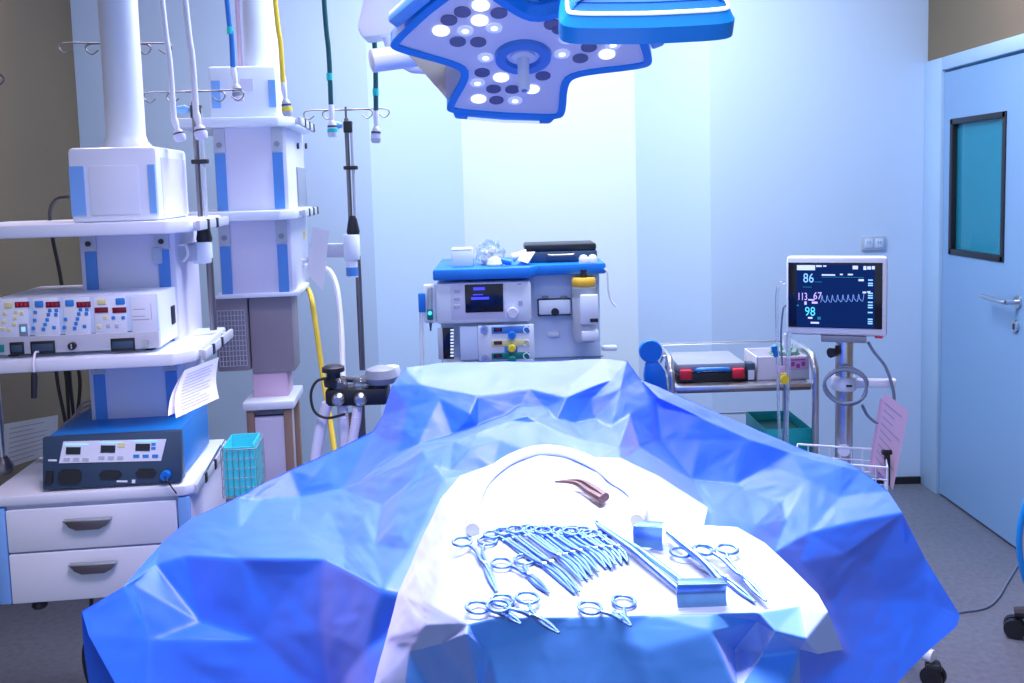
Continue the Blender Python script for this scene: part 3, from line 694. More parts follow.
g = G(M['cable']); g.tube(smooth_path([q(330, 377, -.01), q(318, 380, -.02), q(313, 392, -.03), q(317, 408, -.04), q(330, 414, -.05), q(348, 410, -.05)], 6), .0045, 8); g.o('black_cable', t)
g = G(M['tan']); g.tube([q(350, 415, .02), q(351, 445, .02)], .014, 10); g.o('brown_tube', t)
# ------------------------------------------------------------------ anaesthesia machine
AR = R(.5)
ZA = lambda a, b: (410 + a / 4.6545, 230 + b / 4.6545)
oa = at(*ZA(120, 440), 3.5)
FA = Frame((oa.x, oa.y, 0), AR)
t = thing('anaesthesia_machine', 'white anaesthesia machine with blue top shelf and small dark screen', 'anaesthesia machine', FA.loc, AR)
def ay(a, b, y=0): return FA.y(*ZA(a, b), y)
def abx(g, a, b, c, d, y0, y1, bev=.003, ref=None):
    p, q = ay(a, d, y0 if ref is None else ref), ay(c, b, y0 if ref is None else ref); g.bb((p.x, y0, p.z), (q.x, y1, q.z), bev)
pz = ay(500, 605).z
g = G(M['wall']); x1 = ay(885, 400, .12).x; g.bb((0.01, .12, .14), (x1, .50, ay(700, 205, .12).z), .006); bd = g.o('cabinet_body', t)
g = G(M['white']); g.bb((.02, .0, .16), (ay(575, 600).x, .14, pz - .002), .006); g.m(M['grey'])
g.o('lower_cabinet', t)
for x in (.08, x1 - .08):
    for y in (.1, .44):
        g = G(M['black']); g.tube([(x - .015, y, .05), (x + .015, y, .05)], .05, 18); g.m(M['grey']); g.cyl((x, y, .09), (x, y, .15), .014); g.o('caster', t)
# the blue top
zt0, zt1 = ay(300, 232, -.03).z, ay(300, 180, -.03).z
xa, xb, xc, xd = ay(105, 200, -.03).x, ay(556, 200, -.03).x, ay(600, 190, .06).x, ay(912, 160, .06).x
g = G(M['blue'])
g.prism([(xa, -.03, zt0), (xb, -.03, zt0), (xc, .06, zt0), (xd, .06, zt0), (xd, .48, zt0), (xa, .48, zt0)], (0, 0, zt1 - zt0), .008)
g.o('top_shelf', t)
ztop = zt1
# monitor unit
g = G(M['white']); abx(g, 122, 236, 562, 440, -.012, .12, .012); mu = g.o('display_unit', t)
g = G(M['lav']); abx(g, 192, 248, 440, 418, -.014, -.008, .003); g.o('display_surround', mu)
g = G(M['screen']); abx(g, 258, 250, 432, 386, -.018, -.01, .003); sc_ = g.o('display', mu)
g = G(M['bluetxt'])
for (a, b, c, d) in ((295, 266, 348, 281), (293, 298, 340, 304), (285, 311, 368, 325)): abx(g, a, b, c, d, -.0192, -.0178, 0)
g.o('screen_text', sc_)
for k in range(3):
    g = G(M['grey']); abx(g, 205, 275 + 36 * k, 232, 292 + 36 * k, -.017, -.012, .003); g.o('soft_key', mu)
q = ay(478, 382, -.012); g = G(M['lav']); g.tube([q, q + Vector((0, -.012, 0)), q + Vector((0, -.03, 0))], [.021, .022, .019], 24); g.o('rotary_knob', mu)
g = G(M['ink']); abx(g, 500, 250, 520, 254, -.0135, -.011, 0); abx(g, 505, 330, 522, 352, -.0135, -.011, 0); g.o('printed_marks', mu)
# bellows gap
g = G(M['screen']); abx(g, 135, 455, 200, 602, -.004, .004, .001); bg = g.o('bellows_window', t)
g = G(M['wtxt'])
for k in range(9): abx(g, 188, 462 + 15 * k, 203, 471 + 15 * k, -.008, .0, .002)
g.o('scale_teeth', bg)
g = G(M['grey']); abx(g, 133, 455, 150, 602, -.01, -.002, .002); g.o('side_post', bg)
for (a, c) in ((236, 314),):
    g = G(M['wall']); abx(g, a, 448, c, 606, -.006, .002, .002); g.o('panel_door', t)
g = G(M['white']); abx(g, 320, 438, 576, 610, -.010, .0, .003); pp = g.o('gas_panel', t)
for (c, b, d, dc) in (('strip', 446, 484, 'screen'), ('paleyel', 508, 545, 'screen'), ('green', 568, 604, 'screen')):
    g = G(M[c]); abx(g, 380, b, 556, d, -.014, -.008, .003); gp = g.o('colour_panel', pp)
    g = G(M[dc]); abx(g, 390, b + 9, 428, d - 10, -.016, -.012, .001); g.m(M['led']); abx(g, 398, b + 14, 420, d - 15, -.0166, -.015, 0); g.o('readout', gp)
    q = ay(542, (b + d) / 2, -.014); g = G(M['white']); g.tube([q + Vector((.012 * math.cos(a), -.002, .012 * math.sin(a))) for a in [math.pi * 2 * k / 18 for k in range(14)]], .0022, 6); g.o('hook_mark', gp)
for (b, c) in ((487, 'blue'), (548, 'yellow'), (600, 'green')):
    q = ay(474, b, -.014); g = G(M[c]); g.tube([q, q + Vector((0, -.018, 0)), q + Vector((0, -.024, 0))], [.015, .016, .012], 18); g.o('flow_knob', pp)
for (a, b) in ((346, 462), (350, 600)):
    q = ay(a, b, -.01); g = G(M['steel']); g.tube([q, q + Vector((0, -.01, 0))], .015, 18); g.m(M['midgrey']); g.tube([q, q + Vector((0, -.014, 0))], .008, 12); g.o('screw_knob', pp)
g = G(M['strip']); abx(g, 440, 530, 500, 570, -.0125, -.009, .002); g.o('backing_plate', pp)
# right bay
g = G(M['black']); abx(g, 595, 318, 748, 402, .10, .13, .004); bx = g.o('drawer_frame', t)
g = G(M['white']); abx(g, 601, 325, 748, 396, .085, .12, .005); d_ = g.o('drawer', bx)
q = ay(675, 381, .085); g = G(M['black']); g.tube([q, q + Vector((0, -.012, 0))], .016, 16); g.o('knob', d_)
for a in (612, 700): 
    g = G(M['midgrey']); abx(g, a, 308, a + 34, 320, .10, .13, .004); g.o('hinge', bx)
g = G(M['white']); abx(g, 640, 470, 698, 502, .108, .125, .01); g.o('recess_handle', t)
g = G(M['dark']); abx(g, 580, 590, 900, 598, .105, .125, .001); g.o('edge_line', t)
# vaporizer
q = ay(815, 500, .05); zt_ = ay(815, 222, .05).z; zb_ = ay(815, 520, .05).z; r_ = (ay(872, 400, .05).x - ay(760, 400, .05).x) / 2
VT = Matrix.Translation((q.x, .06, 0))
g = G(M['grey']); g.lathe([(r_ * .9, zb_), (r_, zb_ + .02), (r_, zt_ - .05), (r_ * .95, zt_ - .035)], 28, VT); vp = g.o('vaporiser', t)
g = G(M['amber']); g.lathe([(r_ * .93, zt_ - .034), (r_, zt_ - .028), (r_, zt_ - .008), (r_ * .9, zt_)], 28, VT); g.o('amber_dial', vp)
g = G(M['clear']); g.lathe([(r_ * 1.03, zt_ - .075), (r_ * 1.03, zt_ - .04)], 28, VT); g.o('glass_band', vp)
g = G(M['black']); g.cyl((q.x, .06, zt_), (q.x, .06, zt_ + .03), .012); g.o('spindle', vp)
g = G(M['white']); abx(g, 795, 300, 876, 442, -.0, .02, .006); g.m(M['black']); abx(g, 838, 412, 876, 430, -.006, .001, .003); g.o('scale_cover', vp)
g = G(M['white']); abx(g, 800, 470, 880, 520, .0, .06, .006); g.o('foot_block', vp)
g = G(M['white']); abx(g, 895, 540, 965, 565, .10, .14, .006); g.o('side_tray', t)
# flowmeter on the left flank
g = G(M['white']); abx(g, 66, 255, 118, 435, .0, .05, .008); fm = g.o('flowmeter', t)
g = G(M['clear']); a, b = ay(92, 268, -.01), ay(92, 370, -.01); g.tube([b, a], .011, 12); g.o('tube', fm)
g = G(M['blue']); abx(g, 40, 295, 70, 385, -.006, .02, .004); g.o('blue_tag', fm)
g = G(M['green']); abx(g, 80, 370, 106, 420, -.012, .01, .004); q = ay(93, 386, -.012); g.m(M['cyan']); g.tube([q, q + Vector((0, -.008, 0))], .008, 12); g.o('green_knob', fm)
g = G(M['dark']); a, b = ay(96, 432, .01), ay(96, 470, .01); g.tube([a, b], [.006, .003], 8); g.o('nipple', fm)
g = G(M['hosew']); g.tube(smooth_path([ay(60, 385, .01), ay(58, 450, .01), ay(62, 520, .0), ay(64, 640, .0)], 5), .0035, 6); g.tube(smooth_path([ay(48, 385, .01), ay(46, 450, .01), ay(50, 560, .0), ay(50, 640, .0)], 5), .003, 6); g.o('thin_tubes', t)
A_ = FA.m
cable_thing('thin_tube', 'thin pale tube drooping off the right end of the blue shelf', [A_ @ ay(905, 178, .05), A_ @ ay(918, 200, .05), A_ @ ay(922, 270, .05), A_ @ ay(935, 325, .05), A_ @ ay(958, 355, .05)], .004, M['hosew'], 'tube')
# things on the blue top
def on_top(name, label, cat, a, y): q = ay(a, 150, y); return thing(name, label, cat, A_ @ Vector((q.x, y, ztop)), AR)
sc1 = (ay(200, 150, .1) - ay(100, 150, .1)).x / 100
t = on_top('white_box', 'white cardboard box at the left of the blue machine top', 'box', 245, .12)
g = G(M['paper']); g.box((0, 0, .033), (100 * sc1, .12, .066), .004); g.o('carton', t); g = G(M['white']); g.box((0, -.005, .069), (96 * sc1, .11, .006), .003); g.o('lid', t)
t = on_top('plastic_bag', 'crumpled clear plastic bag of supplies on the blue machine top', 'plastic bag', 375, .14)
bm = bmesh.new(); bmesh.ops.create_icosphere(bm, subdivisions=4, radius=1)
for v in bm.verts:
    n_ = noise.noise(v.co * 2.2) * .35 + noise.noise(v.co * 5) * .15; v.co *= 1 + n_; v.co = Vector((v.co.x * 62 * sc1, v.co.y * .06, max(0, v.co.z * .055 + .04)))
g = G(M['clear']); g.bm(bm); g.o('bag', t)
for k, (x, z, r) in enumerate(((-.02, .02, .02), (.02, .022, .022), (.0, .05, .018))):
    g = G(M['towel']); g.lathe([(r * .5, z - r * .8), (r, z), (r * .6, z + r * .8)], 14, Matrix.Translation((x, 0, 0))); g.o('gauze_roll', t)
t = on_top('face_mask', 'small white anaesthetic mask with blue collar on the blue machine top', 'mask', 430, .06)
g = G(M['hosew']); g.lathe([(.03, 0), (.033, .008), (.026, .028), (.012, .036)], 24, Matrix.Translation((-.03, 0, 0)) ); g.o('mask_cushion', t)
g = G(M['blue']); g.tube([(-.005, 0, .022), (.02, -.01, .016), (.035, -.012, .012)], [.012, .014, .010], 14); g.o('blue_collar', t)
t = on_top('white_cup', 'white paper cup lying between mask and pouch', 'cup', 478, .13)
g = G(M['paper']); g.lathe([(.018, .0), (.024, .06), (.021, .06)], 20, Matrix.Translation((0, 0, .024)) @ Matrix.Rotation(R(80), 4, 'Y')); g.o('cup_wall', t)
t = on_top('pouch', 'small dark blue and white pouch leaning in front of the black case', 'pouch', 525, .05)
g = G(M['bluecase']); g.prism([(-.05, 0, 0), (.025, 0, 0), (.045, .02, .045), (-.005, .03, .028)], (0, .02, .004), .003); g.o('pouch_body', t)
g = G(M['paper']); g.prism([(-.02, -.003, .022), (.02, -.003, .008), (.05, .018, .050), (.0, .018, .048)], (0, .003, .002)); g.o('paper_flap', t)
t = on_top('carry_case', 'long black case lying on the right of the blue machine top', 'case', 695, .24)
hw_ = 165 * sc1 * 1.05
g = G(M['dark']); g.box((0, 0, .023), (2 * hw_, .2, .046), .008); g.o('case_base', t)
g = G(M['black']); g.box((0, 0, .060), (2 * hw_ * .98, .196, .028), .008); g.o('case_lid', t)
g = G(M['rod']); g.tube(smooth_path([(-hw_ * .35, -.1, .035), (-hw_ * .3, -.112, .03), (hw_ * .3, -.112, .03), (hw_ * .35, -.1, .035)], 4), .006, 8); g.o('case_handle', t)
for k, nm in ((0, 'left'), (1, 'right')):
    t = on_top('white_vial_cap', nm + ' one of two round white caps before the black case', 'cap', 808 + 42 * k, .085); t['group'] = 'white caps on the blue machine top'
    g = G(M['hosew']); g.lathe([(.014, 0), (.019, .006), (.019, .02), (.012, .03), (.004, .033)], 18); g.o('cap_shell', t); g = G(M['paper']); g.lathe([(.02, 0), (.02, .005)], 18); g.o('rim', t)

# ------------------------------------------------------------------ steel trolley at the back wall
TR = R(.3)
ot = at(675, 387, 3.1)
FT = Frame((ot.x, ot.y, 0), TR)
tw = FT.y(812, 386).x; zT = ot.z; T_ = FT.m; td = .34
t = thing('instrument_trolley', 'stainless steel two-shelf trolley against the back wall', 'trolley', FT.loc, TR)
for z in (zT, zT - .26):
    g = G(M['steel']); g.bb((0, 0, z - .022), (tw, td, z), .004); g.m(M['rod']); g.bb((.005, -.002, z - .024), (tw - .005, .01, z - .012), .002); g.o('shelf', t)
for x in (-.012, tw + .012):
    g = G(M['steel']); zz = zT + .095
    g.tube(smooth_path([(x, 0, .08), (x, 0, .4), (x, 0, zT), (x, .01, zz - .04), (x, .05, zz), (x, td * .5, zz + .004), (x, td - .05, zz), (x, td - .01, zz - .04), (x, td, zT), (x, td, .4), (x, td, .08)], 5), .0125, 12); g.o('side_frame', t)
    for y in (0, td):
        g = G(M['black']); g.tube([(x - .01, y, .04), (x + .01, y, .04)], .04, 16); g.o('caster', t)
for z in (zT + .09, zT - .19):
    g = G(M['steel']); g.tube([(-.012, td, z), (tw + .012, td, z)], .005, 10); g.o('back_rail', t)
# case with red latches
xa, xb = FT.y(677, 380, .05).x, FT.y(748, 378, .05).x; hw_ = (xb - xa) / 2
t = thing('carry_case', 'grey case with black base and two red latches on the steel trolley', 'case', T_ @ Vector(((xa + xb) / 2, .06, zT)), TR)
g = G(M['black']); g.bb((-hw_, 0, .0), (hw_, .24, .034), .008); g.o('case_base', t)
g = G(M['midgrey']); g.prism([(-hw_ + .004, .004, .034), (hw_ - .004, .004, .034), (hw_ - .004, .236, .034), (-hw_ + .004, .236, .034)], (0, .0, .034), .01); g.o('case_lid', t)
for s in (-1, 1):
    g = G(M['red']); g.box((s * hw_ * .74, -.004, .03), (.042, .018, .036), .005); g.o('latch', t)
g = G(M['bluecase']); g.tube(smooth_path([(-hw_ * .42, 0, .04), (-hw_ * .36, -.022, .05), (hw_ * .36, -.022, .05), (hw_ * .42, 0, .04)], 4), .008, 10); g.o('handle', t)
# white carton with pink print + small box + green cloth
xa, xb = FT.y(757, 380, .06).x, FT.y(809, 380, .06).x; hw_ = (xb - xa) / 2; hh = .085
t = thing('supply_carton', 'open white carton with pink print on the steel trolley', 'box', T_ @ Vector(((xa + xb) / 2, .06, zT)), TR)
g = G(M['paper'])
for (a, b) in (((-hw_, 0, 0), (hw_, .004, hh)), ((-hw_, .17, 0), (hw_, .174, hh)), ((-hw_, 0, 0), (-hw_ + .004, .174, hh)), ((hw_ - .004, 0, 0), (hw_, .174, hh)), ((-hw_, 0, 0), (hw_, .174, .004))): g.bb(a, b)
g.o('carton_walls', t)
g = G(M['pink']); g.bb((hw_ * .05, -.002, hh * .42), (hw_ * .95, .001, hh * .95)); pk = g.o('printed_panel', t)
g = G(mat('magenta_print', (.55, .06, .38), .6, var=0))
for k in range(4): g.bb((hw_ * (.1 + .2 * k), -.003, hh * (.5 + .08 * (k % 2))), (hw_ * (.24 + .2 * k), -.0015, hh * (.68 + .08 * (k % 2))))
g.bb((hw_ * .1, -.003, hh * .82), (hw_ * .85, -.0015, hh * .88)); g.o('print', pk)
t = thing('green_cloth', 'crumpled grey-green cloth stuffed in the top of the white carton', 'cloth', T_ @ Vector(((xa + xb) / 2 + .03, .14, zT)), TR)
bm = bmesh.new(); bmesh.ops.create_icosphere(bm, subdivisions=4, radius=1)
for v in bm.verts:
    v.co *= 1 + noise.noise(v.co * 2.5) * .4; v.co = Vector((v.co.x * .045, v.co.y * .05, v.co.z * .03 + .085))
g = G(mat('grey_green_cloth', (.16, .30, .28), .8, var=.1)); g.bm(bm); g.o('cloth_wad', t)
q = FT.y(752, 376, .05); t = thing('small_box', 'tiny dark box with a white face between red-latched case and carton', 'box', T_ @ Vector((q.x, .06, zT)), TR)
g = G(M['dark']); g.box((0, .02, .032), (.028, .04, .064), .002); g.o('box_body', t); g = G(M['paper']); g.box((.0, -.001, .022), (.022, .002, .034)); g.o('label_face', t)
# teal box on the lower shelf
xa, xb = FT.y(764, 440, .04).x, FT.y(811, 440, .04).x; hw_ = (xb - xa) / 2
t = thing('teal_box', 'teal plastic tub on the lower trolley shelf', 'tub', T_ @ Vector(((xa + xb) / 2, .03, zT - .26)), TR)
g = G(M['teal'])
for (a, b) in (((-hw_, 0, 0), (hw_, .005, .09)), ((-hw_, .25, 0), (hw_, .255, .09)), ((-hw_, 0, 0), (-hw_ + .005, .255, .09)), ((hw_ - .005, 0, 0), (hw_, .255, .09)), ((-hw_, 0, 0), (hw_, .255, .005))): g.bb(a, b, .002)
g.o('tub_walls', t); g = G(M['green']); g.bb((-hw_ + .006, .006, .05), (hw_ - .006, .249, .056)); g.o('contents', t)
# blue round headed gadget at the trolley's left end
q = at(651, 351, 3.05); qb = at(655, 386, 3.05)
t = thing('blue_paddle', 'bright blue gadget with a round head beside the trolley left end', 'medical gadget', (qb.x, 3.05, 0))
rr_ = .040; h = q.z
g = G(M['blue']); g.tube([(-.014, -.012, h), (-.014, -.006, h), (-.014, .006, h), (-.014, .012, h)], [rr_ * .93, rr_, rr_, rr_ * .93], 36); g.o('round_head', t)
g = G(M['blue']); z1 = h - .05
g.prism([(-.03, -.012, z1 + .012), (0.01, -.012, z1 + .016), (.035, -.012, z1 - .02), (.045, -.012, z1 - .10), (-.035, -.012, z1 - .10), (-.038, -.012, z1 - .03)], (0, .03, 0), .006); g.o('body', t)
g = G(M['steel']); g.tube(smooth_path([(.02, 0, z1 + .01), (.03, -.004, z1 + .03), (.042, 0, z1 + .026), (.04, 0, z1)], 4), .004, 8); g.o('clip', t)
g = G(M['rod']); g.cyl((0, 0, 0.02), (0, 0, z1 - .09), .009); g.lathe([(.12, 0), (.12, .015), (.02, .03)], 24); g.o('stand', t)

# ------------------------------------------------------------------ patient monitor on its roll stand
MR = R(-20)
om = at(836, 297, 2.8)
FM = Frame((om.x, om.y, 0), MR); M_ = FM.m
def my(px, py, y=0): return FM.y(px, py, y)
t = thing('patient_monitor', 'white patient monitor on a steel roll stand with wire basket', 'patient monitor', FM.loc, MR)
tl, tr_, br, bl_ = my(786, 255), my(888, 259), my(887, 340), my(787, 332)
x0, x1 = (tl.x + bl_.x) / 2, (tr_.x + br.x) / 2; z1, z0 = (tl.z + tr_.z) / 2, (bl_.z + br.z) / 2
g = G(M['white']); g.bb((x0, 0, z0), (x1, .055, z1), .010); g.m(M['grey']); g.bb((x0 + .03, .05, z0 + .03), (x1 - .03, .10, z1 - .03), .02); hd = g.o('housing', t)
g = G(M['grey']); g.bb((x0 + .02, -.002, z0 + .004), (x1 - .02, .004, z0 + .009), .001); g.m(M['red']); g.bb((x1 - .035, .0, z0 - .004), (x1 - .012, .02, z0 + .002), .001); g.o('front_ledge', hd)
ZM = lambda a, b: (780 + a / 6.833, 245 + b / 6.833)
s0, s1, s2, s3 = my(*ZM(58, 112)), my(*ZM(704, 130)), my(*ZM(695, 586)), my(*ZM(56, 548))
sx0, sx1 = (s0.x + s3.x) / 2, (s1.x + s2.x) / 2; sz1, sz0 = (s0.z + s1.z) / 2, (s3.z + s2.z) / 2
g = G(M['screen']); g.bb((sx0, -.003, sz0), (sx1, .004, sz1), .001); scn = g.o('screen', hd)
def mu_(a, b):   # picture-in-screen coordinates -> local x, z
    u = (a - 57) / 643.0; v = (b - 112 - 18 * u) / (436.0 + 20 * u); return sx0 + (sx1 - sx0) * u, sz1 - (sz1 - sz0) * v
def mbox(g, a, b, c, d, y=-.0040):
    xa, za = mu_(a, b); xb, zb = mu_(c, b); zc = mu_(a, d)[1]; g.quad((xa, y, zc), (xb, y, zc), (xb, y, za), (xa, y, za))
g = G(M['navy']); mbox(g, 116, 128, 648, 545, -.0034); g.o('screen_glow', scn)
def mtext(s, a, b, hpx, m, sx=.80):
    x, z = mu_(a, b); size = hpx / 436.0 * (sz1 - sz0) / .70; g = G(m)
    text_mesh(s, size, g, Matrix.Translation((x, -.0045, z)) @ FACE @ Matrix.Diagonal((sx, 1, 1, 1))); return g
g = mtext('86', 160, 248, 62, M['sky']); g.o('heart_rate', scn)
g = mtext('113', 120, 366, 50, M['violet'], .62); g.o('systolic_number', scn)
g = mtext('67', 231, 364, 48, M['violet']); g.o('diastolic_number', scn)
g = mtext('98', 172, 474, 60, M['cyan']); g.o('oxygen_number', scn)
g = G(M['wtxt']); mbox(g, 118, 130, 244, 164)
for (a, b, c, d) in ((250, 134, 290, 146), (300, 136, 322, 146), (500, 144, 536, 168), (572, 148, 592, 174), (598, 150, 622, 172), (628, 150, 648, 172), (290, 196, 382, 206), (414, 196, 434, 206), (468, 198, 502, 208), (540, 236, 576, 250), (568, 322, 592, 334), (598, 320, 620, 330), (196, 484, 226, 496), (214, 518, 272, 530)): mbox(g, a, b, c, d)
g.o('screen_text', scn)
for b in (240, 262, 276, 330, 346, 362, 392, 412, 428, 462, 508, 524, 538): g = G(M['sky']); mbox(g, 604, b, 636, b + 9); g.o('side_icon', scn)
g = G(M['violet']); mbox(g, 170, 378, 186, 400); mbox(g, 196, 362, 240, 372); mbox(g, 222, 380, 262, 394); g.o('mean_pressure', scn)
for q in ((262, 486, 284, 504), (118, 398, 130, 408), (240, 246, 290, 249), (160, 278, 220, 281), (290, 214, 575, 217)): g = G(M['teal']); mbox(g, *q); g.o('green_mark', scn)
g = G(M['wave']); P = []
for k in range(116):
    u = k / 115; ph = (u * 8.3) % 1; a = 282 + 296 * u
    y = 388 - 50 * (math.exp(-((ph - .3) / .14) ** 2) + .28 * math.exp(-((ph - .62) / .13) ** 2)); x, z = mu_(a, y); P.append((x, -.0044, z))
g.tube(P, .0008, 4); g.o('pulse_wave', scn)
# mount, pole, base
px_ = my(844, 400, .05).x; pole_y = .05
zm0 = z0 - .005
g = G(M['midgrey']); g.bb((px_ - .07, .0, zm0 - .016), (px_ + .065, .10, zm0 + .006), .004); g.o('mount_plate', t)
g = G(M['steel']); g.cyl((px_, pole_y, .09), (px_, pole_y, zm0 - .01), .0275, n=28); g.o('pole', t)
q = my(837, 352, .02); g = G(M['black']); g.tube([q, q + Vector((-.02, -.02, 0))], [.012, .016], 14); g.cyl(q, q + Vector((0, 0, .02)), .006); g.o('clamp_screw', t)
zc = my(844, 384, .03).z
g = G(M['white']); g.lathe([(.036, zc - .022), (.040, zc - .016), (.040, zc + .016), (.036, zc + .022)], 28, Matrix.Translation((px_, pole_y, 0)))
g.prism([(px_ + .03, .03, zc - .012), (px_ + .15, .03, zc - .004), (px_ + .155, .03, zc + .02), (px_ + .03, .03, zc + .014)], (0, .035, 0), .006)
g.m(M['black']); g.bb((px_ + .006, pole_y - .043, zc - .004), (px_ + .024, pole_y - .038, zc + .002)); g.o('cable_hub', t)
g = G(M['white']); g.lathe([(.05, .07), (.05, .12), (.034, .14)], 24, Matrix.Translation((px_, pole_y, 0)))
bq = FM.i @ atz(933, 686, 0.0); base_ang = math.atan2(bq.y - pole_y, bq.x - px_); bl_r = math.hypot(bq.y - pole_y, bq.x - px_)
for k in range(5):
    a = base_ang + k * 2 * math.pi / 5; c_, s_ = math.cos(a), math.sin(a)
    g.tube([(px_ + .03 * c_, pole_y + .03 * s_, .10), (px_ + bl_r * c_, pole_y + bl_r * s_, .092)], [.03, .02], 12)
g.o('star_base', t)
for k in range(5):
    a = base_ang + k * 2 * math.pi / 5; x, y = px_ + bl_r * math.cos(a), pole_y + bl_r * math.sin(a)
    g = G(M['black']); a2 = 1.1 + k
    for s in (-1, 1): g.tube([(x + s * .006 * math.cos(a2), y + s * .006 * math.sin(a2), .032), (x + s * .022 * math.cos(a2), y + s * .022 * math.sin(a2), .032)], .032, 18)
    g.box((x, y, .062), (.045, .045, .03), .01); g.o('caster', t)
# wire basket on the pole
zr = my(845, 452, -.03).z
g = G(M['white'])
wire_box(g, my(797, 450, -.02).x, my(886, 456, -.06).x, -.16, .02, zr - .15, zr, 8, 5, 4, .0022)
g.tube([(px_, .02, zr - .01), (px_, .03, zr - .01)], .02, 10); g.o('wire_basket', t)
g = G(M['white']); g.tube([(my(784, 333).x + .004, .01, z0), (my(784, 333).x + .004, .01, z0 - .05)], .006, 8); g.o('hook_peg', t)
# cables and papers at the monitor
def mw(px, py, y=0): return M_ @ my(px, py, y)
cable_thing('monitor_cable', 'grey cable sagging from the monitor base down the right of the pole', [mw(868, 342, .03), mw(874, 352, .02), mw(885, 366, .01), mw(892, 385, .0), mw(894, 402, .0), mw(888, 418, .0), mw(878, 423, .0), mw(868, 416, .0), mw(862, 405, -.01)], .0048, M['gcable'])
def loops(label, c, rx_, rz_, n, rr=.0045):
    P = []
    for k in range(26 * n + 1):
        a = 2 * math.pi * k / 26; P.append(M_ @ Vector((c[0] + rx_ * math.cos(a) * (1 + .06 * math.sin(k * .7)), c[1] + .012 * math.sin(a) - .008 * k / 26, c[2] + rz_ * math.sin(a) * (1 + .08 * math.sin(k * .31)))))
    g = G(M['gcable']); g.tube(P, rr, 7); tag(g.o('coiled_cable'), label, 'cable')
q = my(846, 386, -.02); loops('coil of grey cables looped over the white hub of the monitor pole', (q.x, -.01, q.z), .062, .052, 3)
sheet('pink_sheet', 'pink printed card hanging at the right of the monitor stand', [mw(884, 392, -.03), mw(909, 411, -.04), mw(893, 490, -.05), mw(872, 462, -.05)], M['pink'], lines=9, curl=.006)
sheet('pink_sheet', 'pale pink card tucked behind the printed pink card at the monitor stand', [mw(880, 398, -.0), mw(903, 414, -.01), mw(890, 486, -.02), mw(868, 470, -.02)], M['pink'], curl=.004)
q = mw(886, 462, -.08); t = thing('black_clip', 'black clip holding the pink cards on the wire basket', 'clip', q)
g = G(M['black']); g.prism([(-.008, -.004, .04), (.012, -.004, .03), (.012, -.004, -.075), (.002, -.004, -.07), (-.002, -.004, .0)], (0, .012, 0), .002); g.o('clip_arm', t)
g = G(M['black']); g.tube([(-.012, 0, .03), (.016, 0, .03)], .008, 10); g.o('clip_spring', t)
# clear tubes with yellow flow clamp hanging from the monitor's left corner
def cl_(px, py, Y=2.72): return at(px, py, Y)
b = cl_(783, 378)
t = thing('clear_tubing', 'clear tubing with a yellow clamp hanging at the monitor left side', 'tubing', b)
i_ = lambda px, py, dy=0: cl_(px, py) - b + Vector((0, dy, 0))
g = G(M['clear']); g.tube(smooth_path([i_(785, 282), i_(780, 284), i_(777, 294), i_(777, 330), i_(778, 380), i_(779, 420), i_(781, 446)], 6), .005, 10); g.o('outer_tube', t)
g = G(M['gcable']); g.tube(smooth_path([i_(786, 305), i_(783, 310), i_(781, 335), i_(782, 360), i_(785, 400), i_(783, 446)], 6), .003, 8); g.o('inner_tube', t)
g = G(M['clear']); g.tube([i_(789, 332), i_(788, 375), i_(786, 446)], .007, 12); g.o('drip_tube', t)
g = G(M['yellow']); g.tube([i_(783, 378, -.012), i_(783, 378, -.022)], .013, 16); g.tube([i_(783, 373, -.008), i_(783, 383, -.008)], .009, 12); g.o('yellow_clamp', t)
g = G(M['violet'] if 0 else M['pink']); p = i_(781, 369); g.box((p.x, -.008, p.z), (.018, .006, .022), .002); g.o('label_tab', t)
g = G(M['bluecase']); g.tube([i_(774, 346), i_(776, 357)], [.010, .006], 10); g.o('blue_tip', t)

# ------------------------------------------------------------------ swivel chair just entering at the right edge
c1 = atz(1014, 636, 0); c2 = atz(1021, 677, 0)
cc = (c1 + c2) / 2 + Vector((.17, .06, 0))
t = thing('swivel_chair', 'blue-edged swivel chair on black casters cut by the right edge', 'chair', cc)
a0 = math.atan2(c1.y - cc.y, c1.x - cc.x); rr0 = (c1 - cc).length
for k in range(5):
    a = a0 + k * 2 * math.pi / 5; c_, s_ = math.cos(a), math.sin(a); r0 = min(rr0, (RX - .06 - cc.x) / c_ if c_ > .1 else 9)
    g = G(M['black']); g.tube([(.02 * c_, .02 * s_, .10), (r0 * c_, r0 * s_, .082)], [.028, .018], 10); lg = g.o('base_arm', t)
    g = G(M['black']); x, y = r0 * c_, r0 * s_
    for s in (-1, 1): g.tube([(x - s_ * s * .005, y + c_ * s * .005, .032), (x - s_ * s * .026, y + c_ * s * .026, .032)], .032, 16)
    g.o('caster', lg)
g = G(M['steel']); g.cyl((0, 0, .08), (0, 0, .40), .024); g.o('gas_column', t)
g = G(M['lampblue']); g.lathe([(.06, .40), (.10, .41), (.115, .44), (.11, .475), (.0, .485)], 32); g.o('seat', t)
q1, q2, q3 = [at(x, y, cc.y - .12) - cc for x, y in ((1027, 502), (1019, 542), (1027, 584))]
g = G(M['lampblue']); g.tube(smooth_path([q1 + Vector((.16, .0, .05)), q1 + Vector((.05, 0, .02)), q1, q2, q3, q3 + Vector((.05, 0, -.03)), q3 + Vector((.16, 0, -.04))], 6), .009, 10); bk = g.o('backrest_rim', t)
g = G(M['lav']); g.prism([q1 + Vector((.01, .006, 0)), q1 + Vector((.20, .006, .04)), q3 + Vector((.20, .006, -.03)), q3 + Vector((.01, .006, 0)), q2 + Vector((.008, .006, 0))], (0, .02, 0), .004); g.o('backrest_pad', bk)
g = G(M['black']); g.tube([q3 + Vector((.16, .01, -.03)), Vector((.1, .02, .42)), Vector((0, 0, .41))], .014, 10); g.o('backrest_post', t)
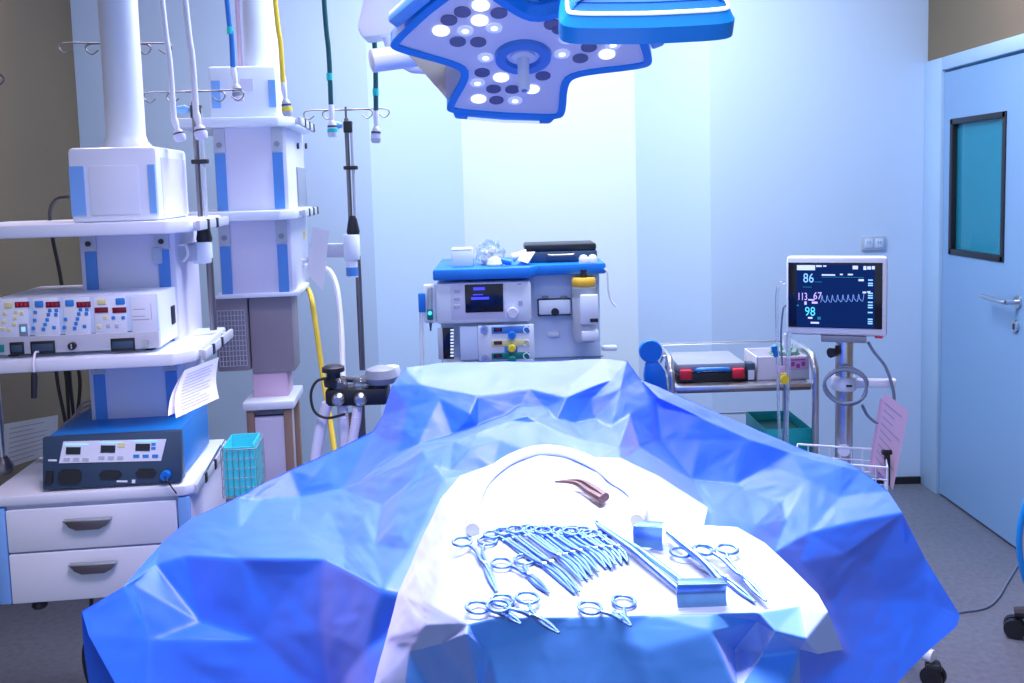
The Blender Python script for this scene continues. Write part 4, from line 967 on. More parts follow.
cable_thing('floor_cable', 'thin grey cable lying across the floor at the lower right', [atz(930, 618, .004), atz(962, 612, .004), atz(985, 608, .004), atz(998, 598, .004), atz(1010, 578, .004), atz(1026, 556, .004), atz(1060, 530, .004)], .004, M['gcable'])
# ------------------------------------------------------------------ surgical lamps
def lobed(R_, wh, notch, rot=0.0):
    pts = []
    for k in range(3):
        a = R(rot + 120 * k); d = Vector((math.cos(a), math.sin(a))); n = Vector((-d.y, d.x))
        pts += [d * R_ - n * wh, d * R_ * 1.03, d * R_ + n * wh]
        a2 = a + R(60); pts.append(Vector((math.cos(a2), math.sin(a2))) * notch)
    cutv = (.13, .22, .25)
    for it in range(3):
        q = []
        for i in range(len(pts)):
            a, b = pts[i], pts[(i + 1) % len(pts)]
            q += [a * (1 - cutv[it]) + b * cutv[it], a * cutv[it] + b * (1 - cutv[it])]
        pts = q
    return pts
def ring_faces(g, A, B):
    n = len(A); g.add(A + B, [(i, (i + 1) % n, n + (i + 1) % n, n + i) for i in range(n)])
def scaled(pts, d):
    n = len(pts); out = []
    for i in range(n):
        t = (pts[(i + 1) % n] - pts[i - 1]).normalized(); out.append(pts[i] + Vector((-t.y, t.x)) * d)
    return out
def lamp_head(t, shell, face_down, R_, wh, notch, rot):
    O = lobed(R_, wh, notch, rot); I = scaled(O, .020); T = scaled(O, .012); T2 = scaled(O, .034); T3 = scaled(O, .056)
    P = lambda q, z: [Vector((p.x, p.y, z)) for p in q]
    g = G(M[shell]); ring_faces(g, P(O, .0), P(O, .030)); ring_faces(g, P(O, .030), P(T, .048)); 
    g.m(M['lampsky'] if face_down else M['lampsky2']); ring_faces(g, P(T, .048), P(T2, .068)); ring_faces(g, P(T2, .068), P(T3, .082)); n = len(O); g.add(P(T3, .082), [tuple(range(n))])
    hd = g.o('shell', t)
    g = G(M['lampblue']); ring_faces(g, P(I, -.002), P(O, -.002)); ring_faces(g, P(O, -.002), P(O, .0)); ring_faces(g, P(I, -.002), P(I, .006)); g.o('rim', hd)
    g = G(M['lampface']); g.add(P(I, .004), [tuple(range(n))]); fc = g.o('light_face', hd)
    return hd, fc, O
# head one, tilted towards the table
th = R(25); Nn = Vector((0, -math.sin(th), -math.cos(th))); Uu = Vector((0, -math.cos(th), math.sin(th))); Rr = Vector((1, 0, 0))
lc = at(523, 57, 2.24)
LM = Matrix(((Rr.x, Uu.x, -Nn.x, lc.x), (Rr.y, Uu.y, -Nn.y, lc.y), (Rr.z, Uu.z, -Nn.z, lc.z), (0, 0, 0, 1)))
LM = Matrix(((Rr.x, Uu.x, -Nn.x, lc.x), (Rr.y, Uu.y, -Nn.y, lc.y), (Rr.z, Uu.z, -Nn.z, lc.z), (0, 0, 0, 1)))
LI = None
def lp(px, py):     # picture -> lamp plane coordinates (x along Rr, y along Uu)
    r = ray(px, py); o = Vector((0, 0, CAM_Z)); k = (lc - o).dot(Nn) / r.dot(Nn); d = o + r * k - lc; return d.dot(Rr), d.dot(Uu)
t = bpy.data.objects.new('surgical_lamp', None); COL.objects.link(t); tag(t, 'three-lobed blue surgical lamp with lit lenses and white handle facing the table', 'surgical lamp', 'surgical lamps over the table')
# local frame: x right, y = U, z = back of the lamp (right-handed: x cross y = face normal, so mirror x)
LMm = Matrix(((-Rr.x, Uu.x, -Nn.x, lc.x), (-Rr.y, Uu.y, -Nn.y, lc.y), (-Rr.z, Uu.z, -Nn.z, lc.z), (0, 0, 0, 1)))
t.matrix_world = LMm
mirror = lambda p: (-p[0], p[1])
hd, fc, O = lamp_head(t, 'lampblue', True, .292, .172, .150, 180 - 260)
Z5 = lambda a, b: (340 + a / 4.6545, b / 4.6545)
Z6 = lambda a, b: (540 + a / 4.6545, b / 4.6545)
on = [Z5(*q) for q in ((537, 8), (655, 30), (735, 10), (402, 90), (470, 148), (650, 100), (575, 378), (750, 365), (645, 465), (893, 420))] + [Z6(312, 257)]
dim = [Z5(*q) for q in ((583, 147), (718, 134), (855, 100), (678, 272), (815, 472), (640, 390))] + [Z6(*q) for q in ((125, 185), (103, 255), (340, 212))]
off = [Z5(*q) for q in ((452, 42), (570, 60), (740, 65), (507, 98), (548, 198), (643, 200), (988, 118), (825, 48), (597, 310), (662, 342), (715, 418), (803, 420), (945, 357), (560, 440), (728, 470))] + [Z6(*q) for q in ((228, 224), (188, 275), (445, 228))]
off += [(470, -14), (440, -6), (560, 30), (615, 30)]; dim += [(425, 2), (500, -8), (645, 35)]
def inside(p, poly):
    c = False
    for i in range(len(poly)):
        a, b = poly[i], poly[i - 1]
        if (a.y > p[1]) != (b.y > p[1]) and p[0] < (b.x - a.x) * (p[1] - a.y) / (b.y - a.y) + a.x: c = not c
    return c
In = scaled(O, .036)
for lst, m in ((on, 'lens_on'), (dim, 'lens_dim'), (off, 'lens_off')):
    for q in lst:
        x, y = mirror(lp(*q))
        if not inside((x, y), In): continue
        g = G(M[m]); g.tube([(x, y, .004), (x, y, .0005)], .0195, 18); ln = g.o('lens', fc)
        if m == 'lens_dim':
            g = G(M['lens_on']); g.tube([(x, y, .0005), (x, y, -.0005)], .008, 12); g.o('glint', ln)
g = G(M['strip']); n = 40
A = [Vector((.070 * math.cos(2 * math.pi * k / n), .070 * math.sin(2 * math.pi * k / n), .004)) for k in range(n)]
B = [Vector((p.x * .97, p.y * .97, -.008)) for p in A]; C_ = [Vector((p.x * .62, p.y * .62, -.008)) for p in A]; D_ = [Vector((p.x * .58, p.y * .58, .003)) for p in A]
ring_faces(g, A, B); ring_faces(g, B, C_); ring_faces(g, C_, D_); g.o('centre_ring', t)
g = G(M['white']); g.lathe([(.030, .004), (.030, -.004), (.016, -.008), (.014, -.03), (.0145, -.088), (.013, -.094)], 24); g.m(M['midgrey']); g.lathe([(.007, -.094), (.007, -.0952)], 14); g.o('handle', t)
# white bumper strip on the end of the lower lobe
LI = LMm.inverted()
def lamp_rel(p): return LI @ p
dlo = R(180 - 260); dd = Vector((math.cos(dlo), math.sin(dlo))).to_3d(); nn = Vector((-dd.y, dd.x, 0))
g = G(M['lampblue']); g.prism([dd * .282 + nn * -.146 + Vector((0, 0, -.004)), dd * .322 + nn * -.134 + Vector((0, 0, -.004)), dd * .328 + Vector((0, 0, -.004)), dd * .322 + nn * .134 + Vector((0, 0, -.004)), dd * .282 + nn * .146 + Vector((0, 0, -.004))], (0, 0, .03), .008); bp_ = g.o('end_bumper', t)
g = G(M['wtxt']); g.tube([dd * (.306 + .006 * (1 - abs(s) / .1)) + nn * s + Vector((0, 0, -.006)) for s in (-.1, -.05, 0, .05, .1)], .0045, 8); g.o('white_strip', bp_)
dri = R(180 - 259 - 120 * 1)
for k in (1, 2):
    an = R(180 - 259 + 120 * k); dd = Vector((math.cos(an), math.sin(an))); nn = Vector((-dd.y, dd.x))
    g = G(M['lampsky']); g.prism([dd.to_3d() * .30 + nn.to_3d() * -.1 + Vector((0, 0, .004)), dd.to_3d() * .335 + nn.to_3d() * -.09 + Vector((0, 0, .004)), dd.to_3d() * .335 + nn.to_3d() * .09 + Vector((0, 0, .004)), dd.to_3d() * .30 + nn.to_3d() * .1 + Vector((0, 0, .004))], (0, 0, .03), .008); g.o('end_grip', hd)
# arm behind the head
Lr = lamp_rel
g = G(M['white']); a = at(371, 61, 2.36); b = at(416, 55, 2.40); c = at(470, 47, 2.44)
g.tube([Lr(a), Lr(a + (b - a) * .02), Lr(b)], [.026, .030, .031], 24); g.m(M['midgrey']); g.tube([Lr(b), Lr(b + (c - b) * .03)], .0305, 24); g.m(M['white']); g.tube([Lr(b + (c - b) * .03), Lr(c)], [.028, .026], 24)
g.tube([Lr(c), Vector((0, 0, .09))], [.026, .04], 20); g.o('swivel_arm', t)
g = G(M['white']); a2, b2 = at(402, 66, 2.5), at(452, 69, 2.46); g.tube([Lr(a2), Lr(a2 + (b2 - a2) * .2), Lr(b2)], [.006, .018, .02], 16); g.o('lower_arm_cover', t)
g = G(M['white']); e0 = at(384, 28, 2.42); e1 = at(398, -60, 2.42); e1 = Vector((e1.x, 2.42, min(2.5, e1.z)))
w_ = .047
g.prism([Lr(at(357, 27, 2.38)), Lr(at(362, 38, 2.38)), Lr(at(396, 33, 2.38)), Lr(at(404, 26, 2.38)), Lr(at(414, -60, 2.38)), Lr(at(376, -60, 2.38))], Lr(Vector((0, .1, 0)) + at(357, 27, 2.38)) - Lr(at(357, 27, 2.38)), .008)
el = at(395, -60, 2.43); g.tube([Lr(el), Lr(Vector((el.x, el.y, CEIL)))], .04, 20); g.o('drop_arm', t)
g = G(M['white']); g.tube([Lr(at(386, 30, 2.42)), Lr(at(386, 62, 2.42) + Vector((.03, .03, 0)))], .018, 14); g.o('elbow', t)
# head two: nearer, its back shell towards the camera
ph = R(35); ec = at(648, 41, 1.68)
D2 = Vector((0, math.cos(ph), math.sin(ph))); N2 = Vector((0, math.sin(ph), -math.cos(ph)))   # D2 runs from the near lobe end to the centre
c2_ = ec + D2 * .315 - N2 * 0.0
X2 = Vector((1, 0, 0)); Y2 = D2; Z2 = -N2
t2 = bpy.data.objects.new('surgical_lamp', None); COL.objects.link(t2); tag(t2, 'second blue surgical lamp cut by the top edge, pale blue back with white line', 'surgical lamp', 'surgical lamps over the table')
M2 = Matrix(((X2.x, Y2.x, Z2.x, c2_.x), (X2.y, Y2.y, Z2.y, c2_.y), (X2.z, Y2.z, Z2.z, c2_.z), (0, 0, 0, 1))); t2.matrix_world = M2
h2, f2, O2 = lamp_head(t2, 'lampblue', False, .315, .17, .16, 270)
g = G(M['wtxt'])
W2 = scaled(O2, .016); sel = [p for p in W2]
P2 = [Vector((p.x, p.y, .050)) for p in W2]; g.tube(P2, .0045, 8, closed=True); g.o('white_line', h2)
g = G(M['lampsky2']); T4 = scaled(O2, .030); ring_faces(g, [Vector((p.x, p.y, .066)) for p in T4], [Vector((p.x, p.y, .069)) for p in scaled(O2, .034)]); g.o('back_ridge', h2)
g = G(M['white']); i2 = M2.inverted(); g.tube([(0, .05, .07), (0, .05, .16)], .05, 24); g.tube([Vector((0, .05, .15)), i2 @ Vector((c2_.x + .3, 2.35, 2.75)), i2 @ Vector((c2_.x + .3, 2.35, CEIL))], .035, 18); g.o('drop_arm', t2)
# ------------------------------------------------------------------ draped cloth
def cloth(name, pts, outline, creases, m, levels=4, smooth=5, amp=.004, fscale=9.0, seed=0, flat=None, crump=(.03, .035, .022), m2=None, is2=None):
    """pts: {key:(px,py,world)}; outline / creases: key lists. A folded sheet: sparse fold net, then fine crumple."""
    keys = list(pts); idx = {k: i for i, k in enumerate(keys)}
    co = [Vector((pts[k][0], pts[k][1])) for k in keys]
    edges = []
    for c in creases: edges += [(idx[a], idx[b]) for a, b in zip(c, c[1:])]
    out = [idx[k] for k in outline]
    v2, e2, f2, ov, oe, of = delaunay_2d_cdt(co, edges, [out], 1, 1e-4)
    W3 = []
    for i, v in enumerate(v2):
        if ov[i]: W3.append(pts[keys[ov[i][0]]][2])
        else:
            ds = sorted(((v - co[j]).length + 1e-3, j) for j in range(len(co)))[:3]; s = sum(1 / d for d, j in ds)
            W3.append(sum((pts[keys[j]][2] * (1 / d / s) for d, j in ds), Vector()))
    bm = bmesh.new(); vs = [bm.verts.new(p) for p in W3]
    for f in f2:
        try:
            fc_ = bm.faces.new([vs[i] for i in f])
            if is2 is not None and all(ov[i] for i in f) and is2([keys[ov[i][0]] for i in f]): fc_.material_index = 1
        except ValueError: pass
    rj = random.Random(seed)
    for l in range(levels):
        old = set(bm.verts)
        bm.normal_update()
        bmesh.ops.subdivide_edges(bm, edges=bm.edges[:], cuts=1, use_grid_fill=True)
        bm.normal_update()
        if l < 3:
            for v in [v for v in bm.verts if v not in old and not v.is_boundary]:
                el = sum(e.calc_length() for e in v.link_edges) / len(v.link_edges)
                k = flat(v.co) if flat is not None else 1.0
                v.co += v.normal * el * rj.uniform(-1, 1) * crump[l] * k
        else:
            for q in range(2):
                bmesh.ops.smooth_vert(bm, verts=[v for v in bm.verts if not v.is_boundary], factor=.4, use_axis_x=True, use_axis_y=True, use_axis_z=True)
    for q in range(smooth):
        bmesh.ops.smooth_vert(bm, verts=[v for v in bm.verts if not v.is_boundary], factor=.5, use_axis_x=True, use_axis_y=True, use_axis_z=True)
    bmesh.ops.recalc_face_normals(bm, faces=bm.faces[:])
    up = sum((f.normal.y * -1 + f.normal.z for f in bm.faces)) 
    if up < 0: bmesh.ops.reverse_faces(bm, faces=bm.faces[:])
    bm.normal_update(); off = Vector((seed * 3.1, seed * 1.7, 0)); mv = []
    for v in bm.verts:
        p = v.co * fscale + off
        a = noise.noise(p * .45); b = noise.noise(p * 1.0 + Vector((5, 2, 1))); c = noise.noise(Vector((p.x + p.y * .7, p.y - p.x * .3, p.z)) * 1.7 + Vector((1, 9, 3)))
        d1 = noise.voronoi(p * .8)[0]; fac = (d1[1] - d1[0])
        h = amp * (2.6 * (.25 - abs(a)) + 1.4 * (.2 - abs(b)) + .6 * (.2 - abs(c)) + .9 * min(fac, .4))
        if flat is not None: h *= flat(v.co)
        mv.append(h)
    for v, h in zip(bm.verts, mv): v.co += v.normal * h
    me = bpy.data.meshes.new(name); bm.to_mesh(me); bm.free(); me.materials.append(m)
    if m2 is not None: me.materials.append(m2)
    me.shade_smooth()
    ob = bpy.data.objects.new(name, me); COL.objects.link(ob); return ob
def K(px, py, Y=None, z=None):
    if z is None:      # heights follow from how far away each fold lies
        dy = (341.5 - py) / 900.0; z = 1.55 + Y * (-.19081 + dy * .98163) / (.98163 + dy * .19081)
    return (px, py, atz(px, py, z))
D = {}
# far silhouette, left to right
for k, v in dict(L0=(82, 611, 1.60), L1=(123, 587, 1.66), L2=(164, 541, 1.842), L3=(190, 519, 1.916), L4=(238, 497, 1.975), L5=(290, 470, 2.046), L6=(335, 450, 2.078),
                 L7=(373, 431, 2.07), L8=(383, 415, 2.06), L9=(392, 386, 2.04), L10=(406, 368, 2.06), A1=(440, 363, 2.10), A2=(500, 362, 2.11), A3=(560, 361, 2.11), A4=(605, 359, 2.09), S0=(627, 361, 2.06),
                 S1=(640, 379, 2.05), S2=(680, 396, 2.06), S3=(729, 418, 2.09), S4=(773, 437, 2.09), S5=(809, 452, 2.09), S6=(848, 462, 2.07), S7=(862, 471, 2.05), S8=(888, 491, 2.01), S9=(902, 513, 1.925),
                 S10=(924, 557, 1.93), S11=(960, 615, 1.90), S12=(957, 626, 1.89), S13=(924, 655, 1.85), S14=(897, 683, 1.80), S15=(850, 745, 1.70),
                 B5=(720, 760, 1.5), B4=(600, 760, 1.40), B3=(470, 760, 1.30), B2=(370, 760, 1.30), B1=(240, 760, 1.58), B0=(145, 745, 1.60), L00=(115, 683, 1.60), L01=(88, 634, 1.595)).items():
    D[k] = K(v[0], v[1], v[2])
OUT = ['L0', 'L1', 'L2', 'L3', 'L4', 'L5', 'L6', 'L7', 'L8', 'L9', 'L10', 'A1', 'A2', 'A3', 'A4', 'S0', 'S1', 'S2', 'S3', 'S4', 'S5', 'S6', 'S7', 'S8', 'S9', 'S10', 'S11', 'S12', 'S13', 'S14', 'S15', 'B5', 'B4', 'B3', 'B2', 'B1', 'B0', 'L00', 'L01']
# left wing
for k, v in dict(f0=(134, 584, 1.687), f1=(156, 565, 1.745), f2=(186, 556, 1.742), f3=(240, 559, 1.685), f4=(324, 559, 1.60), f5=(383, 590, 1.40),
                 g0=(150, 640, 1.66), g1=(200, 622, 1.70), g2=(260, 640, 1.65), g3=(320, 630, 1.575), g4=(365, 650, 1.41), g5=(230, 690, 1.64), g6=(330, 700, 1.55), g7=(285, 590, 1.645),
                 v0=(343, 489, 1.98), v1=(300, 497, 2.012), v2=(262, 501, 1.99), v3=(316, 477, 2.03),
                 r0=(380, 477, 1.86), r1=(423, 452, 1.80), r2=(453, 441, 1.79), r3=(478, 432, 1.79), r4=(510, 420, 1.84), r5=(537, 422, 1.82), r6=(586, 442, 1.74), r7=(619, 447, 1.75),
                 b0=(404, 430, 1.95), b1=(408, 408, 1.98), b2=(440, 399, 1.96), b3=(470, 414, 1.92), b4=(398, 452, 1.935), b5=(425, 428, 1.93),
                 m0=(445, 480, 1.66), m1=(428, 512, 1.58), m2=(410, 550, 1.50), m3=(400, 500, 1.70), m4=(360, 515, 1.74), m5=(300, 530, 1.76), m6=(240, 528, 1.82), m7=(200, 540, 1.80),
                 m8=(345, 545, 1.66), m9=(375, 545, 1.60), m10=(330, 512, 1.84), m11=(414, 478, 1.74), m12=(382, 505, 1.76), m13=(290, 512, 1.88), m14=(433, 465, 1.74), m15=(345, 570, 1.55), m16=(395, 525, 1.60)).items():
    D[k] = K(v[0], v[1], v[2])
# head end
for k, v in dict(p0=(420, 384, 1.99), p1=(478, 396, 1.945), p2=(530, 389, 1.97), p3=(572, 383, 1.985), p4=(520, 406, 1.955), q0=(566, 398, 1.93), q1=(610, 380, 2.01), q2=(528, 416, 1.83), q3=(545, 407, 1.945),
                 q4=(590, 400, 1.965), q5=(620, 390, 1.985), q6=(575, 424, 1.915), q7=(611, 427, 1.905), q8=(630, 415, 1.945), q9=(648, 430, 1.955), q10=(660, 399, 2.00), q11=(595, 420, 1.94),
                 u0=(450, 470, 1.72), u1=(493, 468, 1.71), u2=(539, 456, 1.70), u3=(586, 464, 1.67), u4=(621, 462, 1.67), u5=(660, 482, 1.70), w0=(453, 435, 1.925), w1=(478, 426, 1.93), w2=(507, 415, 1.94), w3=(418, 444, 1.91), w4=(376, 470, 1.925), w5=(556, 420, 1.9), n1=(470, 448, 1.745), n2=(500, 440, 1.76), n3=(560, 436, 1.755)).items():
    D[k] = K(v[0], v[1], v[2])
# right wing
for k, v in dict(h0=(655, 400, 2.02), h1=(700, 417, 2.015), h2=(750, 440, 2.03), h3=(790, 453, 2.05), i0=(640, 447, 1.905), i1=(660, 440, 1.97), i2=(692, 480, 1.925), i3=(735, 484, 1.945), i4=(746, 490, 1.925), i5=(809, 480, 1.985), i6=(843, 467, 2.04), i7=(700, 440, 1.99), i8=(720, 460, 1.975), i9=(770, 465, 2.02),
                 j0=(708, 512, 1.70), j1=(722, 500, 1.80), j2=(780, 502, 1.90), j3=(853, 522, 1.86), j4=(809, 533, 1.80), j5=(773, 553, 1.69), j6=(755, 525, 1.72), j7=(840, 497, 1.965), j8=(680, 500, 1.72), j9=(786, 520, 1.83),
                 k0=(830, 600, 1.80), k1=(885, 600, 1.885), k2=(850, 655, 1.78), k3=(790, 620, 1.67), k4=(900, 640, 1.85), k5=(800, 562, 1.745), k6=(845, 553, 1.83), k7=(870, 560, 1.88), k8=(800, 690, 1.7), k9=(925, 600, 1.91)).items():
    D[k] = K(v[0], v[1], v[2])
# hidden ground under the instrument cover
for k, v in dict(c0=(470, 520, .91), c1=(560, 520, .92), c2=(650, 520, .90), c3=(430, 600, .84), c4=(520, 600, .86), c5=(620, 600, .86), c6=(720, 590, .82), c7=(430, 660, .80), c8=(520, 670, .78), c9=(640, 670, .76), c10=(740, 660, .72)).items():
    D[k] = K(v[0], v[1], z=v[2])
CR = [['f0', 'f1', 'f2', 'f3', 'f4', 'f5'], ['v2', 'v1', 'v0', 'b4', 'b0', 'b1'], ['v0', 'r0', 'r1', 'r2', 'r3', 'r4', 'r5', 'r6', 'r7'], ['p0', 'p1', 'p2', 'p3', 'q1'], ['q2', 'q3', 'q0', 'q1', 'S0'], ['r4', 'p4', 'q3'],
      ['h0', 'h1', 'h2', 'h3', 'i6'], ['r7', 'i0', 'i2', 'i3', 'i4', 'i5', 'i6'], ['S9', 'j3', 'j4', 'j5'], ['u0', 'u1', 'u2', 'u3', 'u4', 'u5', 'j0'], ['f5', 'm2', 'm1', 'm0', 'u0'], ['L9', 'b1'], ['b4', 'w4', 'w3', 'w0', 'w1', 'w2'], ['S0', 'q5', 'q8'], ['S9', 'k6', 'k5'], ['S9', 'k7', 'k0', 'k3'], ['f5', 'g3', 'g2', 'g0'], ['f5', 'g4', 'g6'], ['m6', 'm5', 'm8', 'f5'], ['r1', 'm11', 'm12', 'm4'], ['r2', 'm14', 'm3', 'm9', 'f5']]
dr = cloth('surgical_drape', D, OUT, CR, M['drape'], levels=4, smooth=0, amp=.0012, fscale=9, seed=1)
# the far side of the drape falls behind the table
bm = bmesh.new(); bm.from_mesh(dr.data)
ring = [k for k in OUT[:26]]
rows = []
for j in range(7):
    row = []
    for i, k in enumerate(ring):
        p = D[k][2]; f = j / 6; cx_ = max(-1, min(1, p.x / .9)); q = Vector((p.x * (1 + .03 * f), p.y + .02 * f + .05 * math.sin(f * 2 + i) * f - .002, max(.45, p.z - (.0 if j == 0 else 1) * f * .45)))
        q.z = p.z + (max(.42, p.z - .45) - p.z) * f; row.append(bm.verts.new(q))
    rows.append(row)
for j in range(6):
    for i in range(len(ring) - 1): bm.faces.new((rows[j][i], rows[j + 1][i], rows[j + 1][i + 1], rows[j][i + 1])).smooth = True
bm.to_mesh(dr.data); bm.free()
tag(dr, 'large crumpled blue surgical drape spread over the operating table', 'drape')

# ------------------------------------------------------------------ pale cover over the instrument table
ZT = 1.02
E = {}
for k, v in dict(b0=(440, 500, .965), b1=(460, 476, .985), b2=(493, 464, .995), b3=(539, 448, 1.005), b4=(586, 457, 1.0), b5=(621, 458, .99), b6=(660, 477, .965), b7=(708, 507, .912),
                 e0=(704, 525, 1.0), t0=(737, 527, ZT), t1=(765, 543, ZT), t2=(790, 566, ZT), t3=(818, 594, ZT), t4=(800, 606, ZT), t5=(758, 613, ZT), t6=(715, 614, ZT), t7=(650, 615, ZT), t8=(570, 617, ZT), t9=(495, 618, ZT), t10=(468, 624, ZT - .002),
                 l0=(426, 530, .935), l1=(412, 562, .905), l2=(398, 594, .885), l3=(386, 640, .85), l4=(372, 690, .80), l5=(405, 700, .83), l6=(409, 651, .90), l7=(440, 643, .95), l8=(466, 634, ZT - .008),
                 s0=(455, 530, 1.005), s1=(440, 570, 1.0), s2=(432, 605, .99), s3=(425, 625, .97),
                 d0=(500, 490, 1.03), d1=(540, 475, 1.04), d2=(590, 478, 1.04), d3=(630, 500, 1.03), d4=(480, 520, 1.02), d5=(560, 515, 1.028), d6=(645, 528, 1.02), d7=(600, 500, 1.036), d8=(520, 505, 1.034), d9=(670, 505, .985),
                 i0=(500, 560, ZT), i1=(580, 560, ZT), i2=(660, 560, ZT), i3=(730, 575, ZT), i4=(480, 600, ZT), i5=(560, 600, ZT), i6=(640, 600, ZT), i7=(710, 590, ZT), i8=(770, 590, ZT), i9=(470, 560, ZT - .002)).items():
    E[k] = K(v[0], v[1], z=v[2])
for k, v in dict(x0=(488, 652, .995), x1=(505, 720, .97), x2=(570, 650, .985), x3=(570, 720, .965), x4=(650, 650, .98), x5=(650, 720, .965), x6=(712, 632, .985), x7=(716, 720, .96), x8=(735, 650, 1.05), x9=(757, 622, 1.03), x10=(738, 690, .965), x11=(762, 655, 1.02), x12=(775, 632, .985), x13=(800, 720, 1.0), x14=(800, 650, 1.03), x15=(806, 640, .975), x16=(843, 650, 1.02), x17=(828, 612, .985), x18=(786, 700, .97), x19=(760, 720, 1.04), x20=(530, 640, .995), x21=(610, 640, .99), x22=(480, 700, 1.02), y0=(440, 705, 1.10), x23=(818, 655, 1.0)).items():
    E[k] = K(v[0], v[1], v[2])
OUT2 = ['b0', 'b1', 'b2', 'b3', 'b4', 'b5', 'b6', 'b7', 'e0', 't0', 't1', 't2', 't3', 'x17', 'x16', 'x23', 'x14', 'x13', 'x18', 'x19', 'x10', 'x7', 'x5', 'x3', 'x1', 'x22', 'y0', 'l5', 'l4', 'l3', 'l2', 'l1', 'l0']
CR2 = [['l5', 'l6', 'l7', 'l8', 'x22'], ['t3', 't4', 't5', 't6', 't7', 't8', 't9', 't10', 's3', 's2', 's1', 's0', 'd4'], ['l8', 't10'], ['t10', 'x0', 'x1'], ['t4', 'x15', 'x14'], ['t5', 'x9', 'x11'], ['t4', 'x12', 'x10'], ['t6', 'x6', 'x7'], ['e0', 'd6'], ['x8', 'x11']]
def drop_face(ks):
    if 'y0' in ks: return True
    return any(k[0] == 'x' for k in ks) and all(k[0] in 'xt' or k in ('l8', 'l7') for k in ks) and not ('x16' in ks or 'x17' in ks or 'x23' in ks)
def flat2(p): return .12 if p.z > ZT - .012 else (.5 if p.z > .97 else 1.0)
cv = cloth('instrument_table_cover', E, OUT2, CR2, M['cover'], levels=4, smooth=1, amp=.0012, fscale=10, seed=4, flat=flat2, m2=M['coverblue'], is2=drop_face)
tag(cv, 'pale cover sheet on the instrument tray at the foot of the drape', 'drape')
# gauze patch and white tube arch
def on_cover(px, py, lift=.0):
    r = ray(px, py); o = Vector((0, 0, CAM_Z)); hit, loc, nor, idx = cv.ray_cast(o, r)
    return (loc + Vector((0, 0, lift))) if hit else atz(px, py, ZT + lift)
dg = bpy.context.evaluated_depsgraph_get()
gz = [(478, 528), (482, 512), (492, 494), (508, 478), (530, 470), (560, 468), (590, 474), (612, 488), (626, 506), (632, 526), (600, 527), (560, 526), (520, 526)]
g = G(M['towel']); C0 = on_cover(555, 500, .003); n = len(gz)
ring_ = [on_cover(x, y, .0006) for x, y in gz]
vs = [C0]; fs = []
rings = [[C0 + (p - C0) * f for p in ring_] for f in (.35, .7, .93, 1.0)]
for j, rr in enumerate(rings):
    for p in rr:
        q = Vector(p); q.z = max(q.z, 0) + (.004, .004, .003, .0)[j]; vs.append(q)
for i in range(n): fs.append((0, 1 + i, 1 + (i + 1) % n))
for j in range(3):
    for i in range(n): a = 1 + j * n; b = a + n; fs.append((a + i, b + i, b + (i + 1) % n, a + (i + 1) % n))
g.add(vs, fs); tag(g.o('gauze_pad'), 'bright white gauze pad framed by the white tube arch', 'gauze')
ap = [(473, 536), (474, 515), (479, 496), (490, 480), (508, 466), (530, 457), (550, 455), (572, 459), (596, 470), (614, 484), (628, 493), (638, 505), (641, 516), (637, 527)]
g = G(M['hosew']); g.tube(smooth_path([on_cover(x, y, .010) for x, y in ap], 5), [.0105] * (5 * (len(ap) - 1) + 1), 12)
tag(g.o('white_tube_arch'), 'white soft tube arched around the gauze pad', 'tube')

# ------------------------------------------------------------------ instruments
def half(s, L, rr, w, th, curve, blade):
    g = G(M['dsteel']); pv = .62 * L if not blade else .55 * L
    n = 22; cx_ = s * w
    g.tube([(cx_ + rr * math.cos(2 * math.pi * k / n), rr * 1.15 + rr * 1.15 * math.sin(2 * math.pi * k / n), s * .0012) for k in range(n)], .0022, 8, closed=True)
    xs = lambda y: curve * max(0, (y - pv) / (L - pv)) ** 2
    P = [(s * (w - rr * .5), rr * 2.1, s * .001), (s * w * .34, rr * 3.2, s * .001), (s * .0040, rr * 4.4, s * .001), (s * .0034, pv * .85, s * .001), (0, pv, s * .0012), (-s * .0022 + xs(pv + (L - pv) * .5), pv + (L - pv) * .5, s * .0010), (-s * .0006 + xs(L), L, 0)]
    wv = [.0022, .0025, .0028, .0030, .0036, .0028 if not blade else .0034, .0012]
    g.tube(smooth_path(P, 4), [wv[min(6, i // 4)] * (1 - (i % 4) / 4) + wv[min(6, i // 4 + 1)] * ((i % 4) / 4) for i in range(25)], 8)
    return g
PROTO = {}
def forceps(label, ringp, tipp, kind='hemostat', group=None, lift=.0, name=None, w=.016, lift2=0.0, rr=.0135):
    a = atz(ringp[0], ringp[1], ZT + .006 + lift); b = atz(tipp[0], tipp[1], ZT + .004 + lift + lift2)
    d = b - a; L = d.length; yaw = math.atan2(d.y, d.x) - math.pi / 2; tilt = math.asin(d.z / L)
    t = thing(name or kind, label, 'scissors' if kind == 'scissors' else 'forceps', a, group=group or 'loose ring-handled instruments on the tray')
    t.rotation_euler = (tilt, 0, yaw)
    curve = {'hemostat': .010, 'scissors': .0, 'straight': .0}[kind]
    for s in (-1, 1): half(s, L, rr, w, .003, curve, kind == 'scissors').o('half', t)
    g = G(M['steel']); pv = (.62 if kind != 'scissors' else .55) * L; g.tube([(0, pv, -.004), (0, pv, .0048)], .0032, 12); g.o('pivot_screw', t)
    if kind != 'scissors':
        for s in (-1, 1): g = G(M['dsteel']); g.bb((min(0, s * .008), .0115 * 3.4, s * .0012 - .001), (max(0, s * .008), .0115 * 3.4 + .005, s * .0012 + .001)); g.o('ratchet', t)
    return t
forceps('long closed scissors at the upper left, rings left of the fanned clamps', (473, 537), (497, 592), 'scissors', name='surgical_scissors', w=.019)
forceps('short dark-shafted scissors lying just left of the fanned clamps', (508, 557), (549, 593), 'scissors', name='surgical_scissors', w=.018)
